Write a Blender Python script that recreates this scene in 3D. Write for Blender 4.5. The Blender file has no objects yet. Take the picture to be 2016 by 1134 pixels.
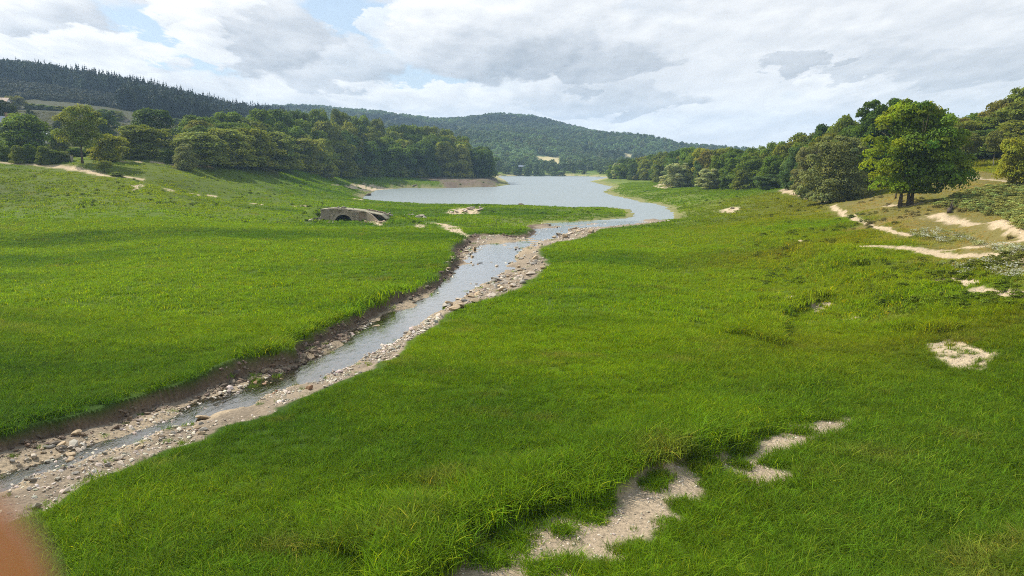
import bpy, bmesh, math, random
import numpy as np
from mathutils import Vector, Matrix, Euler
rng = np.random.default_rng(7)
random.seed(7)
S = bpy.context.scene
COL = S.collection
# ------------------------------------------------------------------ camera geometry
F, CX, CY, HOR, CAMZ = 1512.0, 1008.0, 567.0, 318.0, 10.0
PITCH = math.atan((CY - HOR) / F)
cp, sp = math.cos(PITCH), math.sin(PITCH)

def ray(px, py):
    """direction with y = 1 of the photo's pixel: (X/Y, dz/Y)"""
    a = (np.asarray(px, float) - CX) / F
    b = -(np.asarray(py, float) - CY) / F
    dy = cp + b * sp
    return a / dy, (-sp + b * cp) / dy

def pix(x, y, z):
    """world -> photo pixel"""
    dz = z - CAMZ
    dep = y * cp - dz * sp
    up = y * sp + dz * cp
    return CX + F * x / dep, CY - F * up / dep

def at(px, py, Y):
    u, t = ray(px, py)
    return np.array([u * Y, Y, CAMZ + t * Y])

def atz(px, py, z):
    u, t = ray(px, py)
    Y = (z - CAMZ) / t
    return np.array([u * Y, Y, z])

def sstep(a, b, x):
    t = np.clip((x - a) / (b - a), 0, 1)
    return t * t * (3 - 2 * t)

# ------------------------------------------------------------------ numpy noise
def _hash(ix, iy, seed):
    n = (ix.astype(np.int64) * 374761393 + iy.astype(np.int64) * 668265263 + seed * 1442695041) & 0x7fffffff
    n = ((n ^ (n >> 13)) * 1274126177) & 0x7fffffff
    n = (n ^ (n >> 16)) & 0xffff
    return n / 65535.0

def vnoise(x, y, seed=0):
    x = np.asarray(x, float); y = np.asarray(y, float)
    ix = np.floor(x); iy = np.floor(y)
    fx = x - ix; fy = y - iy
    fx = fx * fx * (3 - 2 * fx); fy = fy * fy * (3 - 2 * fy)
    a = _hash(ix, iy, seed); b = _hash(ix + 1, iy, seed)
    c = _hash(ix, iy + 1, seed); d = _hash(ix + 1, iy + 1, seed)
    return (a * (1 - fx) + b * fx) * (1 - fy) + (c * (1 - fx) + d * fx) * fy

def fbm(x, y, seed=0, oct=4):
    s = 0; amp = 0.5; tot = 0
    for k in range(oct):
        s = s + amp * vnoise(x * 2 ** k + 13.7 * k, y * 2 ** k - 7.1 * k, seed + k)
        tot += amp; amp *= 0.5
    return s / tot          # 0..1

# ------------------------------------------------------------------ base height field (thin RBF in (X/Y, ln Y))
VS = 0.42
CTRL = []
def cY(px, py, Y): p = at(px, py, Y); CTRL.append((p[0] / p[1], VS * math.log(p[1]), p[2]))
def cz(px, py, z): p = atz(px, py, z); CTRL.append((p[0] / p[1], VS * math.log(p[1]), z))
def cw(u, Y, z): CTRL.append((u, VS * math.log(Y), z))
# valley floor
for a in ((0,1134,1.5),(500,1134,1.5),(1000,1134,1.4),(1500,1134,1.5),(2016,1134,1.7),(0,860,1.5),(600,665,1.35),(300,900,1.45),(900,800,1.4),
          (1300,800,1.4),(700,605,1.3),(880,520,1.15),(1060,545,1.2),(1090,485,1.05),(1200,460,0.85),(1000,445,1.0),(700,445,1.05),(900,425,0.75),
          (760,410,0.6),(1050,410,0.35),(1200,415,0.45),(1400,470,1.15),(1300,600,1.35),(640,560,1.25),(400,640,1.5),(200,560,1.7),
          (0,620,2.0),(400,470,1.6),(560,440,1.3),(1330,425,0.6),(1000,640,1.3)): cz(*a)
# left slope, track, wood edge
for a in ((0,500,80),(0,400,118),(0,330,150),(100,334,152),(250,345,150),(380,372,150),(520,395,150),(420,345,172),(180,320,160),(370,328,172),(500,333,204),(600,339,248),
          (700,346,302),(820,349,326),(900,349,337),(965,350,346),(600,372,190),(700,365,276),(760,366,283),(640,352,262),(20,262,250),(110,262,255),(130,222,330),(0,216,330),(250,246,330),
          (380,242,350),(350,264,250),(360,284,215),(0,192,400),(0,150,600),(120,162,600),(250,184,600),(350,206,600),(460,225,620),(560,235,640),(0,290,195),(200,285,215)): cY(*a)
# right slope and wood edge
for a in ((1225,352,392),(1290,358,330),(1340,367,272),(1400,371,218),(1480,372,190),(1560,378,160),(1640,391,128),(1720,387,118),(1820,396,88),(1885,345,112),(1960,350,108),
          (2016,362,102),(2016,440,58),(2016,520,47),(1900,430,72),(1880,480,62),(1700,500,64),(1500,440,100),(1500,560,60),(1700,640,42),(1900,640,38),(1750,760,31),(1990,760,29),
          (1440,412,140),(1600,430,105),(2016,900,23),(1330,392,178),(1260,372,250)): cY(*a)
for a in ((.66,160,14.),(.5,200,10.),(.5,320,11.),(.3,400,6.),(.25,520,6.),(.5,520,14.),(.7,520,30.),(.1,620,6.),(-.02,560,2.),(.05,545,1.6),(.1,540,1.6),(-.2,560,12.),(-.1,600,8.),(-.3,420,14.),(-.2,390,10.),(-.12,372,7.),
          (-.8,160,13.),(-1.2,160,16.),(-.9,40,3.),(-1.3,60,6.),(.9,30,4.),(1.3,40,8.),(1.0,110,12.),(-.9,600,90.),(-1.3,600,95.),(1.3,500,40.),(-.5,13,1.6),(0,10,1.5),(.6,11,1.8),
          (0,300,.6),(.04,420,.5),(.02,210,.4)): cw(*a)
CT = np.array(CTRL)
def _phi(r): return r ** 1.3
_d = np.sqrt((CT[:, None, 0] - CT[None, :, 0]) ** 2 + (CT[:, None, 1] - CT[None, :, 1]) ** 2)
_n = len(CT)
_A = np.zeros((_n + 1, _n + 1)); _A[:_n, :_n] = _phi(_d) + np.eye(_n) * 2e-4
_A[:_n, _n] = 1; _A[_n, :_n] = 1
_w = np.linalg.solve(_A, np.append(CT[:, 2], 0))
def h0(X, Y):
    X = np.asarray(X, float); Y = np.asarray(Y, float)
    u = X / Y; v = VS * np.log(Y)
    out = np.full(u.shape, _w[_n])
    for i in range(_n):
        out = out + _w[i] * _phi(np.sqrt((u - CT[i, 0]) ** 2 + (v - CT[i, 1]) ** 2 + 1e-6))
    return out

def drop(px, py):
    """photo pixel -> point where its ray meets the base terrain"""
    u, t = ray(px, py)
    Ys = 10 * (64.0 ** np.linspace(0, 1, 260))
    z = CAMZ + t * Ys; g = h0(u * Ys, Ys)
    i = np.argmax(z <= g)
    if not (z <= g).any(): i = len(Ys) - 1
    if i > 0:
        f0 = z[i - 1] - g[i - 1]; f1 = z[i] - g[i]
        k = f0 / (f0 - f1) if f0 != f1 else 0
        Y = Ys[i - 1] + k * (Ys[i] - Ys[i - 1])
    else: Y = Ys[0]
    return np.array([u * Y, Y])
def dropz(px, py, z): return atz(px, py, z)[:2]

def zw(Y): return np.interp(Y, [10, 22, 60, 100, 130, 150], [.95, .90, .60, .30, .03, 0.])   # stream level

# ------------------------------------------------------------------ outlines on the ground
def poly_drop(pts): return np.array([drop(*p) for p in pts])
def poly_w(pts):
    out = []
    for p in pts:
        z = 0.3
        for _ in range(6): q = atz(p[0], p[1], z); z = float(zw(q[1])) + 0.02
        out.append(q[:2])
    return np.array(out)
LEFT_EDGE = poly_drop([(-900,1010),(-420,930),(-150,880),(0,858),(100,832),(180,808),(250,782),(330,756),(400,738),(470,716),(520,702),(572,690),(600,664),(640,648),(680,626),(706,610),(730,600),(780,580),(825,562),(856,545),(872,528),(893,506),(888,488),(912,470),(930,458),(960,456),(1000,458),(1035,454),(1042,446),(1034,438),(1080,436),(1140,434),(1190,431),(1230,429),(1249,424)])
RIGHT_EDGE = poly_drop([(-900,1500),(-420,1250),(-100,1090),(30,1030),(95,1000),(160,962),(230,930),(310,895),(400,860),(500,818),(600,780),(680,745),(750,715),(800,690),(830,660),(858,632),(890,610),(940,592),(1000,575),(1035,560),(1062,544),(1084,520),(1070,506),(1062,491),(1080,483),(1112,476),(1150,467),(1175,457),(1200,447),(1260,440),(1325,431)])
BED = np.vstack([LEFT_EDGE, RIGHT_EDGE[::-1]])
WATER = poly_w([(-900,1120),(-300,1000),(0,925),(110,893),(230,857),(330,812),(410,780),(480,762),(540,733),(640,690),(700,655),(748,622),(800,604),(845,575),(868,545),(890,528),(912,512),(935,488),(960,478),(1010,474),(1050,462),(1040,452),(1100,446),(1180,440),(1240,432),(1290,438),(1180,447),(1140,452),(1090,470),(1062,476),(1060,492),(1052,506),(1010,520),(985,540),(955,560),(930,580),(900,600),(882,618),(850,640),(800,665),(730,700),(650,735),(560,765),(480,800),(400,838),(330,850),(240,885),(150,915),(80,950),(0,985),(-300,1080),(-900,1260)])
LAKE = poly_w([(718,386),(742,374),(800,370),(860,371),(920,369),(975,368),(1005,363),(992,353),(980,348),(985,346.5),(1060,346),(1120,346.3),(1200,348.5),(1160,357),(1205,368),(1185,378),(1212,386),(1232,390),(1262,398),(1290,401),(1312,408),(1326,420),(1325,431),(1240,437),(1180,441),(1100,446),(1060,447),(1080,439),(1140,436),(1190,433),(1240,429),(1250,424),(1240,412),(1190,408),(1120,408),(1050,405),(960,403.5),(860,402),(780,398),(738,396),(712,390)])

def seg_dist(X, Y, pts, closed=False):
    d2 = np.full(X.shape, 1e18)
    n = len(pts)
    for i in range(n if closed else n - 1):
        ax, ay = pts[i]; bx, by = pts[(i + 1) % n]
        ex, ey = bx - ax, by - ay
        L = ex * ex + ey * ey + 1e-12
        t = np.clip(((X - ax) * ex + (Y - ay) * ey) / L, 0, 1)
        d2 = np.minimum(d2, (X - ax - t * ex) ** 2 + (Y - ay - t * ey) ** 2)
    return np.sqrt(d2)
def inside(X, Y, pts):
    c = np.zeros(X.shape, bool); n = len(pts); j = n - 1
    for i in range(n):
        xi, yi = pts[i]; xj, yj = pts[j]
        k = ((yi > Y) != (yj > Y))
        if yj != yi: c ^= k & (X < (xj - xi) * (Y - yi) / (yj - yi) + xi)
        j = i
    return c
def sdf(X, Y, pts):
    d = seg_dist(X, Y, pts, True)
    return np.where(inside(X, Y, pts), -d, d)

# bare ground: polygons (closed) and trodden lines (px, py, half width in photo px)
GRAVEL = [poly_drop(p) for p in (
    [(900,1160),(925,1128),(960,1095),(1000,1065),(1060,1050),(1100,1022),(1170,1015),(1230,1002),(1252,972),(1252,945),(1290,920),(1340,915),(1366,938),(1350,960),(1310,968),(1308,988),(1335,1008),(1300,1030),(1240,1060),(1190,1088),(1140,1112),(1060,1160)],
    [(1415,897),(1475,900),(1535,930),(1505,940),(1430,926)], [(1500,886),(1570,848),(1668,841),(1676,853),(1590,866),(1525,888)], [(1475,898),(1505,884),(1520,888),(1490,902)])]
SANDP = [poly_drop(p) for p in (
    [(1815,675),(1868,665),(1958,690),(1936,716),(1888,724),(1840,702)], [(1515,600),(1565,597),(1560,606),(1520,607)], [(1595,606),(1640,598),(1630,610),(1604,618)],
    [(1655,630),(1688,625),(1665,638)], [(1420,411),(1440,407),(1462,409),(1452,417),(1426,418)], [(1540,681),(1562,680),(1560,688),(1545,688)],
    [(255,377),(268,364),(282,362),(272,374)], [(322,370),(345,374),(335,377)], [(812,448),(822,443),(840,444),(833,452)], [(650,363),(700,360),(760,365),(845,368),(820,371),(745,371),(690,369)],
    [(596,420),(616,412),(640,405),(636,412),(612,420)], [(722,440),(738,430),(756,428),(764,438),(748,446)],[(868,444),(900,446),(925,462),(925,476),(905,462),(880,454)],[(1285,367),(1310,358),(1336,362),(1310,371)],
    [(690,392),(712,384),(722,389),(716,396)],[(1190,386),(1206,382),(1222,384),(1205,390)],[(1244,402),(1268,400),(1300,404),(1262,407)],[(1880,555),(1930,550),(1925,560),(1900,566)],[(880,416),(905,410),(948,411),(940,418),(905,424)])]
LINES = [([(1580,487),(1650,492),(1750,497),(1810,495),(1900,487),(1990,476),(2060,470)],2.6,2), ([(1810,495),(1850,503),(1930,502),(2030,519)],4,2), ([(1790,563),(1840,555),(1880,555)],2,2), ([(1925,570),(1970,577),(2040,594)],4,2),
         ([(1840,422),(1900,434),(1960,442),(2040,470)],6,2), ([(1640,408),(1680,432),(1745,456),(1790,470)],2,2), ([(1880,345),(1930,349),(1975,352),(2040,366)],5,3), ([(1740,408),(1775,406),(1810,401)],4,2),
         ([(1540,374),(1560,380),(1600,391),(1630,394)],3,2), ([(-60,320),(0,322),(60,325),(120,328),(200,344),(275,352)],4,3), ([(230,319),(300,321),(370,326),(420,330)],2.2,3), ([(380,380),(420,384)],2,2),([(345,322),(352,326)],5,3),
         ([(820,441),(850,441),(880,445)],2,2),([(480,398),(520,402)],1.3,2),([(580,404),(600,404)],1.4,2)]
LN = [(poly_drop(p), w, k) for p, w, k in LINES]

HEADL = poly_drop([(800,345),(880,340),(960,345),(985,352),(975,366),(920,367),(880,364),(862,358),(825,352)])

MOUNDS = [(drop(636, 428), 1.5, 2.4), (drop(752, 432), .9, 2.0), (drop(742, 426), .8, 1.8), (drop(618, 428), .5, 2.5)]
STEPS = [(poly_drop(q_), hh_) for q_, hh_ in (([(1668,742),(1650,765),(1628,812),(1560,838),(1470,872),(1410,896),(1330,912),(1262,940),(1246,975),(1155,1000),(1050,1028),(965,1052),(880,1135)],.4),([(1612,600),(1580,612),(1545,640),(1540,676)],.55),([(1470,600),(1512,590),(1528,604)],.3),([(1590,489),(1680,508),(1730,525)],.5),([(1740,548),(1860,575),(1900,600),(1880,640)],.3),([(150,850),(380,745),(560,660),(700,590),(800,572)],.24))]
def ground(X, Y):
    """height, and the masks that colour it"""
    h = h0(X, Y)
    for (bx0, by0), bh, br0 in MOUNDS: h = h + bh * np.exp(-((X - bx0) ** 2 + (Y - by0) ** 2) / br0 ** 2)
    R = np.sqrt(X * X + Y * Y)
    amp = np.clip(R / 90, .25, 1.3)
    h = h + (fbm(X / 16, Y / 16, 3) - .5) * .8 * amp + (fbm(X / 4.2, Y / 4.2, 9, 3) - .5) * .28
    right = sstep(.18, .45, X / Y)
    h = h + right * (fbm(X / 7 + 3, Y / 7, 31, 3) - .5) * 1.25
    step = np.zeros(X.shape)
    for p, sh_ in STEPS:
        k = (X > p[:, 0].min() - 5) & (X < p[:, 0].max() + 5) & (Y > p[:, 1].min() - 5) & (Y < p[:, 1].max() + 5)
        if not k.any() or sh_ == 0: continue
        xk, yk = X[k] + (fbm(X[k], Y[k], 61, 3) - .5) * .8, Y[k] + (fbm(X[k], Y[k], 63, 3) - .5) * .8
        d = np.full(xk.shape, 1e9); sd_ = np.zeros(xk.shape)
        for i in range(len(p) - 1):
            a, b = p[i], p[i + 1]; e = b - a; tt = np.clip(((xk - a[0]) * e[0] + (yk - a[1]) * e[1]) / (e @ e), 0, 1)
            dd = np.hypot(xk - a[0] - tt * e[0], yk - a[1] - tt * e[1]); s_ = np.sign(e[0] * (yk - a[1]) - e[1] * (xk - a[0])) * ((tt > 0) & (tt < 1) | (dd < 1.5))
            m = dd < d; d = np.where(m, dd, d); sd_ = np.where(m, s_, sd_)
        # lines run so that the high ground lies on their right-hand side seen along them
        hi = np.where(sd_ < 0, sstep(0, .3, d) * (1 - sstep(1.2, 4.5, d)), 0)
        step[k] = np.maximum(step[k], hi); h[k] += hi * sh_
    jx = (fbm(X / 1.5, Y / 1.5, 41, 3) - .5) * 1.1; jy = (fbm(X / 1.5, Y / 1.5, 57, 3) - .5) * 1.1
    Xj, Yj = X + jx, Y + jy
    inb = inside(Xj, Yj, BED)
    dl = seg_dist(Xj, Yj, LEFT_EDGE); dr = seg_dist(Xj, Yj, RIGHT_EDGE)
    sdw = sdf(Xj, Yj, WATER)
    z_w = zw(Y)
    sc = np.clip(Y / 40, .6, 2.2)
    bed = np.where(sdw < 0, z_w - .01 - (.08 + .12 * sstep(25, 40, Y)) * np.clip(-sdw / (1.2 * sc), 0, 1), z_w + .02 + .085 * np.clip(sdw, 0, 4))
    bed = bed + ((fbm(X / 1.3, Y / 1.3, 77, 4) - .5) * .26 * np.clip(.5 + Y / 120, .6, 1.3) + sstep(.5, .62, fbm(X / 5, Y / 5, 12, 3)) * .09) * np.where(Y < 60, 1 - .6 * sstep(0, .5, -sdw), 1)
    near_r = dr < dl
    wl = sstep(.0, 1, dl / (.42 * sc)); wr = sstep(0, 1, dr / (1.7 * sc))
    rough = fbm(X / .9, Y / .9, 71, 4)
    t = np.clip(np.minimum(wl * .97 + .03, wr) + (rough - .5) * .5 * (1 - np.abs(2 * np.minimum(wl, wr) - 1)), 0, 1)
    hb = np.maximum(h, z_w + .25)
    h = np.where(inb, hb * (1 - t) + np.minimum(bed, hb) * t, np.maximum(h, z_w + .12 * np.clip(dl, 0, 1)))
    lump = np.where(inb, 4 * t * (1 - t), 0) * (1 - sstep(90, 130, Y)) + np.where(inb & (t > .5) & (sdw > 0), .25, 0)
    h = h + lump * ((fbm(X / .55, Y / .55, 171, 4) - .5) * .42 + (fbm(X / 1.7, Y / 1.7, 181, 2) - .5) * .3)
    # little rim where the turf hangs over the cut
    sdl = sdf(X + jx * .6 * np.clip(Y / 60, .4, 3), Y + jy * .6 * np.clip(Y / 60, .4, 3), LAKE)
    rise = np.where(X / Y < -.02, 9., 14.)
    shore = .05 + (h - .05) * sstep(0, 1, np.clip(sdl, 0, 1e9) / rise) + .03 * np.clip(sdl, 0, 3)
    h = np.where(inb & (sdl > -1), np.minimum(h, np.maximum(shore, bed)), np.where(sdl > 0, np.minimum(h, np.maximum(shore, .06)), -.06 - np.clip(-sdl, 0, 14) * .12))
    sdh = sdf(Xj, Yj, HEADL)
    # masks
    ed = (fbm(X * 1.1, Y * 1.1, 91, 4) - .5)
    cat = np.zeros(X.shape, int)
    m_g = np.zeros(X.shape)
    for p in GRAVEL:
        if True:
            k = (np.abs(X - p[:, 0].mean()) < np.ptp(p[:, 0]) + 3) & (np.abs(Y - p[:, 1].mean()) < np.ptp(p[:, 1]) + 3)
            s = np.full(X.shape, 9.); s[k] = sdf(X[k], Y[k], p)
            m_g = np.maximum(m_g, 1 - sstep(-.05, .35, s - .14 + ed * 1.3))
    m_s = np.zeros(X.shape)
    for p in SANDP:
        k = (np.abs(X - p[:, 0].mean()) < np.ptp(p[:, 0]) + 6) & (np.abs(Y - p[:, 1].mean()) < np.ptp(p[:, 1]) + 6)
        q = np.clip(Y[k] / 90, .4, 3)
        m = np.zeros(X.shape); m[k] = (1 - sstep(-.25, .35, sdf(X[k], Y[k], p) / q + ed[k] * np.where(Y[k] > 55, 1.1, 2.2))) * sstep(.26, .44, fbm(X[k] / .32, Y[k] / .32, 93, 3))
        m_s = np.maximum(m_s, m)
    m_t = np.zeros(X.shape); m_w = np.zeros(X.shape)
    for p, w, kind in LN:
        k = (X > p[:, 0].min() - 8) & (X < p[:, 0].max() + 8) & (Y > p[:, 1].min() - 8) & (Y < p[:, 1].max() + 8)
        hw = w * Y[k] / F * 2.6 + .12
        m = np.zeros(X.shape)
        m[k] = 1 - sstep(.55, 1.3, seg_dist(X[k], Y[k], p) / hw + ed[k] * (2.2 if kind == 2 else 1.1))
        m_t = np.maximum(m_t, m)
        m_w[k] = np.maximum(m_w[k], 1 - sstep(1.0, 3.2, seg_dist(X[k], Y[k], p) / hw))
        if kind == 3: cat = np.where(m > .5, 3, cat)
    m_g[inb] = 0; m_g *= 1 - np.clip(step * 1.1, 0, 1)
    cat = np.where((m_t > .5) & (cat == 0), 2, cat)
    cat = np.where(m_g > .5, 1, cat)
    m_bed = np.where(inb, sstep(.0, .28, np.minimum(dl, dr) / sc), 0)
    m_shore = np.where(sdl > -60, 1 - sstep(.5, 2.2, sdl / np.clip(Y / 110, .3, 3.) + ed * 3.0), 0) * (1 - .0 * X)
    m_hd = 1 - sstep(-1, 1.5, sdh + ed * 5)
    cat = np.where(inb & (m_bed > .4), 4, cat)
    return dict(h=h, inb=inb, dl=dl, dr=dr, sdw=sdw, sdl=sdl, g=m_g, s=m_s, t=m_t, w=m_w, bed=m_bed, shore=m_shore, hd=m_hd, cat=cat, near_r=near_r, step=step)

DRY = poly_drop([(1615,393),(1700,384),(1780,372),(1880,342),(2120,340),(2120,560),(2016,545),(1900,505),(1800,478),(1700,445),(1640,415)])
def dry_mask(X, Y):
    k = (X > DRY[:, 0].min() - 6) & (Y > DRY[:, 1].min() - 6) & (Y < DRY[:, 1].max() + 6); m = np.zeros(X.shape)
    if k.any(): m[k] = 1 - sstep(-3, 2.5, sdf(X[k], Y[k], DRY) + (fbm(X[k] / 4, Y[k] / 4, 77, 3) - .5) * 9)
    return m
# grass tint (albedo) by place
def grass_tint(X, Y, h):
    px, py = pix(X, Y, h)
    u = X / Y
    n1 = fbm(X / 22, Y / 9, 101, 4); n2 = fbm(X / 5, Y / 2.6, 111, 4); n3 = fbm(X / 60, Y / 30, 121, 3)
    c = np.empty(X.shape + (3,))
    base = np.array([.180, .290, .003]); dark = np.array([.070, .158, .005]); yel = np.array([.285, .275, .008]); dry = np.array([.40, .33, .10])
    k = np.clip(.20 + 2.3 * (n1 - .47) + .8 * (n2 - .5), 0, 1)[..., None]
    c[:] = base * (1 - k) + dark * k
    right = sstep(.12, .42, u) * sstep(26, 46, Y) * (1 - sstep(150, 240, Y) * .6)
    left = sstep(-.18, -.5, -0 + 0 * u) * 0 + sstep(.2, .5, -u) * sstep(70, 150, Y)
    y = np.clip((right * .95 + left * .4) * sstep(.28, .56, n3 * .65 + n1 * .35) , 0, 1)[..., None]
    c = c * (1 - y * .8) + yel * y * .8
    hill = dry_mask(X, Y)
    d = np.clip(hill * (.45 + .9 * n2), 0, 1)[..., None]
    c = c * (1 - d) + dry * d
    # bluer, long grass close by on the right
    b = (sstep(.18, .5, u) * (1 - sstep(22, 40, Y)) * .65 + (1 - sstep(17, 30, Y)) * .42)[..., None]
    c = c * (1 - b) + np.array([.118, .212, .009]) * b
    up = (sstep(.1, .3, -u) * sstep(160, 240, Y))[..., None]
    n4 = fbm(X / 2.4, Y / 1.6, 131, 4); st = (sstep(.60, .78, n4 * .6 + n2 * .4) * .45 * (Y < 200))[..., None]
    c = c * (1 - st) + np.array([.27, .25, .05]) * st
    # terraces and the sloping field on the hill foot
    fld = (sstep(185, 215, Y) * (u < -.30))[..., None]
    c = c * (1 - fld) + np.array([.085, .088, .026]) * fld
    return c

SAND = np.array([.47, .37, .24]); MUD = np.array([.225, .178, .125]); WETM = np.array([.30, .245, .175]); GRAV = np.array([.38, .295, .20]); SOIL = np.array([.11, .075, .048])
def ground_colour(X, Y, M):
    c = grass_tint(X, Y, M['h']) * np.where(Y < 330, .42, .55)[..., None]  # turf darkened: the tufts' self-shadow is put into its colour
    n = fbm(X / 1.2, Y / 1.2, 200, 4)[..., None]; nb = fbm(X / 6, Y / 6, 210, 3)[..., None]
    def mix(c, m, q): m = m[..., None]; return c * (1 - m) + q * m
    sh = M['shore'] * np.where(Y > 400, .85, .6)
    c = mix(c, sh, np.where((Y > 400)[..., None], SAND * .95, MUD * 1.15 * (.75 + .5 * n) * np.array([1.0, 1.0, .8])))
    pale = np.clip(1 - M['sdl'] / np.clip(Y / 9, 5, 30), 0, 1) * .55 * (M['sdl'] > 0) * (X / Y > -.09) * (nb[..., 0] * .9 + .3)
    c = mix(c, np.clip(pale, 0, .8), np.array([.27, .27, .08]))
    c = mix(c, M['hd'] * np.clip(.25 + 1.3 * (nb[..., 0]), 0, 1), np.array([.135, .10, .07]) * (.5 + 1. * n))
    c = mix(c, np.clip(M['s'], 0, 1), SAND * (.75 + .5 * n))
    c = mix(c, np.clip(M['t'], 0, 1), SAND * np.array([1, .98, .95]) * (.75 + .5 * n))
    c = mix(c, np.clip(M['g'], 0, 1), GRAV * (.75 + .5 * n))
    bedc = (MUD * (.7 + .6 * n)) * (1 - .35 * nb) + GRAV * .35 * nb
    wet = 1 - sstep(-.1, .5, M['sdw']); nearw = (1 + .12 * (1 - sstep(28, 42, Y)))[..., None]
    bedc = bedc * (1 - wet[..., None]) + WETM * nearw * (.7 + .6 * n) * np.array([1.05, 1., .92]) * wet[..., None]
    soil = (~M['near_r']) * (1 - sstep(.3, .75, M['dl'] / np.clip(Y / 40, .6, 2.2)))
    bedc = bedc * (1 - soil[..., None]) + SOIL * (.6 + 1.1 * n) * soil[..., None]
    c = mix(c, M['bed'], bedc)
    c = np.where((M['sdl'] < -1)[..., None], np.array([.12, .12, .09]), c)
    return c

# ------------------------------------------------------------------ material helpers
def new_mat(name):
    m = bpy.data.materials.new(name); m.use_nodes = True
    nt = m.node_tree; nt.nodes.clear()
    out = nt.nodes.new('ShaderNodeOutputMaterial')
    return m, nt, out
def N(nt, typ, ins=None, **props):
    n = nt.nodes.new(typ)
    for k, v in props.items(): setattr(n, k, v)
    for k, v in (ins or {}).items():
        s = n.inputs[k]
        if isinstance(v, bpy.types.NodeSocket): nt.links.new(v, s)
        else: s.default_value = v
    return n
def mixc(nt, a, b, fac, mode='MIX'):
    n = N(nt, 'ShaderNodeMix', data_type='RGBA', blend_type=mode)
    for sk, v in ((n.inputs[0], fac), (n.inputs[6], a), (n.inputs[7], b)):
        if isinstance(v, bpy.types.NodeSocket): nt.links.new(v, sk)
        else: sk.default_value = v if not isinstance(v, tuple) or len(v) == 4 else (*v, 1)
    return n.outputs[2]
def maths(nt, op, a, b=None, c=None, clamp=False):
    n = N(nt, 'ShaderNodeMath', operation=op, use_clamp=clamp)
    for i, v in enumerate((a, b, c)):
        if v is None: continue
        if isinstance(v, bpy.types.NodeSocket): nt.links.new(v, n.inputs[i])
        else: n.inputs[i].default_value = v
    return n.outputs[0]

def mat_ground():
    m, nt, out = new_mat('ground')
    a = N(nt, 'ShaderNodeAttribute', attribute_name='col')
    g = N(nt, 'ShaderNodeNewGeometry')
    n1 = N(nt, 'ShaderNodeTexNoise', {'Vector': g.outputs['Position'], 'Scale': 9., 'Detail': 6., 'Roughness': .7})
    n2 = N(nt, 'ShaderNodeTexVoronoi', {'Vector': g.outputs['Position'], 'Scale': 7.}, feature='F1')
    k = N(nt, 'ShaderNodeMapRange', {'Value': n1.outputs[0], 1: .3, 2: .7, 3: .6, 4: 1.4})
    vm = N(nt, 'ShaderNodeVectorMath', {0: a.outputs['Color'], 'Scale': k.outputs[0]}, operation='SCALE')
    hgt = maths(nt, 'ADD', n1.outputs[0], maths(nt, 'MULTIPLY', n2.outputs['Distance'], -.5))
    bp = N(nt, 'ShaderNodeBump', {'Height': hgt, 'Strength': .9, 'Distance': .06})
    p = N(nt, 'ShaderNodeBsdfPrincipled', {'Base Color': vm.outputs[0], 'Roughness': .9, 'Specular IOR Level': .15, 'Normal': bp.outputs[0]})
    nt.links.new(p.outputs[0], out.inputs[0]); return m
def mat_leafy(name, src, transl=.35, rough=.55, spec=.25, boost=1.3):
    """thin foliage: colour from the instancer ('tint'), from the object, or both times the mesh's own leaf variation"""
    m, nt, out = new_mat(name)
    if src == 'inst': c = N(nt, 'ShaderNodeAttribute', attribute_name='tint', attribute_type='INSTANCER').outputs['Color']
    else: c = N(nt, 'ShaderNodeObjectInfo').outputs['Color']
    v = N(nt, 'ShaderNodeAttribute', attribute_name='leaf')
    c = mixc(nt, c, v.outputs['Color'], 1.0, 'MULTIPLY')
    p = N(nt, 'ShaderNodeBsdfPrincipled', {'Base Color': c, 'Roughness': rough, 'Specular IOR Level': spec})
    tc = mixc(nt, c, (boost * 1.1, boost, boost * .5), 1.0, 'MULTIPLY')
    t = N(nt, 'ShaderNodeBsdfTranslucent', {'Color': tc})
    x = N(nt, 'ShaderNodeMixShader', {0: transl, 1: p.outputs[0], 2: t.outputs[0]})
    nt.links.new(x.outputs[0], out.inputs[0]); return m
def mat_rough(name, col, col2=None, scale=4., bump=.5, dist=.03, rough=.85, detail=8., obj_random=0.):
    m, nt, out = new_mat(name)
    tc = N(nt, 'ShaderNodeTexCoord')
    n1 = N(nt, 'ShaderNodeTexNoise', {'Vector': tc.outputs['Object'], 'Scale': scale, 'Detail': detail, 'Roughness': .65})
    k = N(nt, 'ShaderNodeMapRange', {'Value': n1.outputs[0], 1: .32, 2: .68})
    c = mixc(nt, col, col2 or tuple(x * .5 for x in col), k.outputs[0])
    if obj_random:
        oi = N(nt, 'ShaderNodeObjectInfo')
        c = mixc(nt, c, oi.outputs['Color'], 1.0, 'MULTIPLY')
    b = N(nt, 'ShaderNodeBump', {'Height': n1.outputs[0], 'Strength': bump, 'Distance': dist})
    p = N(nt, 'ShaderNodeBsdfPrincipled', {'Base Color': c, 'Roughness': rough, 'Specular IOR Level': .25, 'Normal': b.outputs[0]})
    nt.links.new(p.outputs[0], out.inputs[0]); return m
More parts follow.
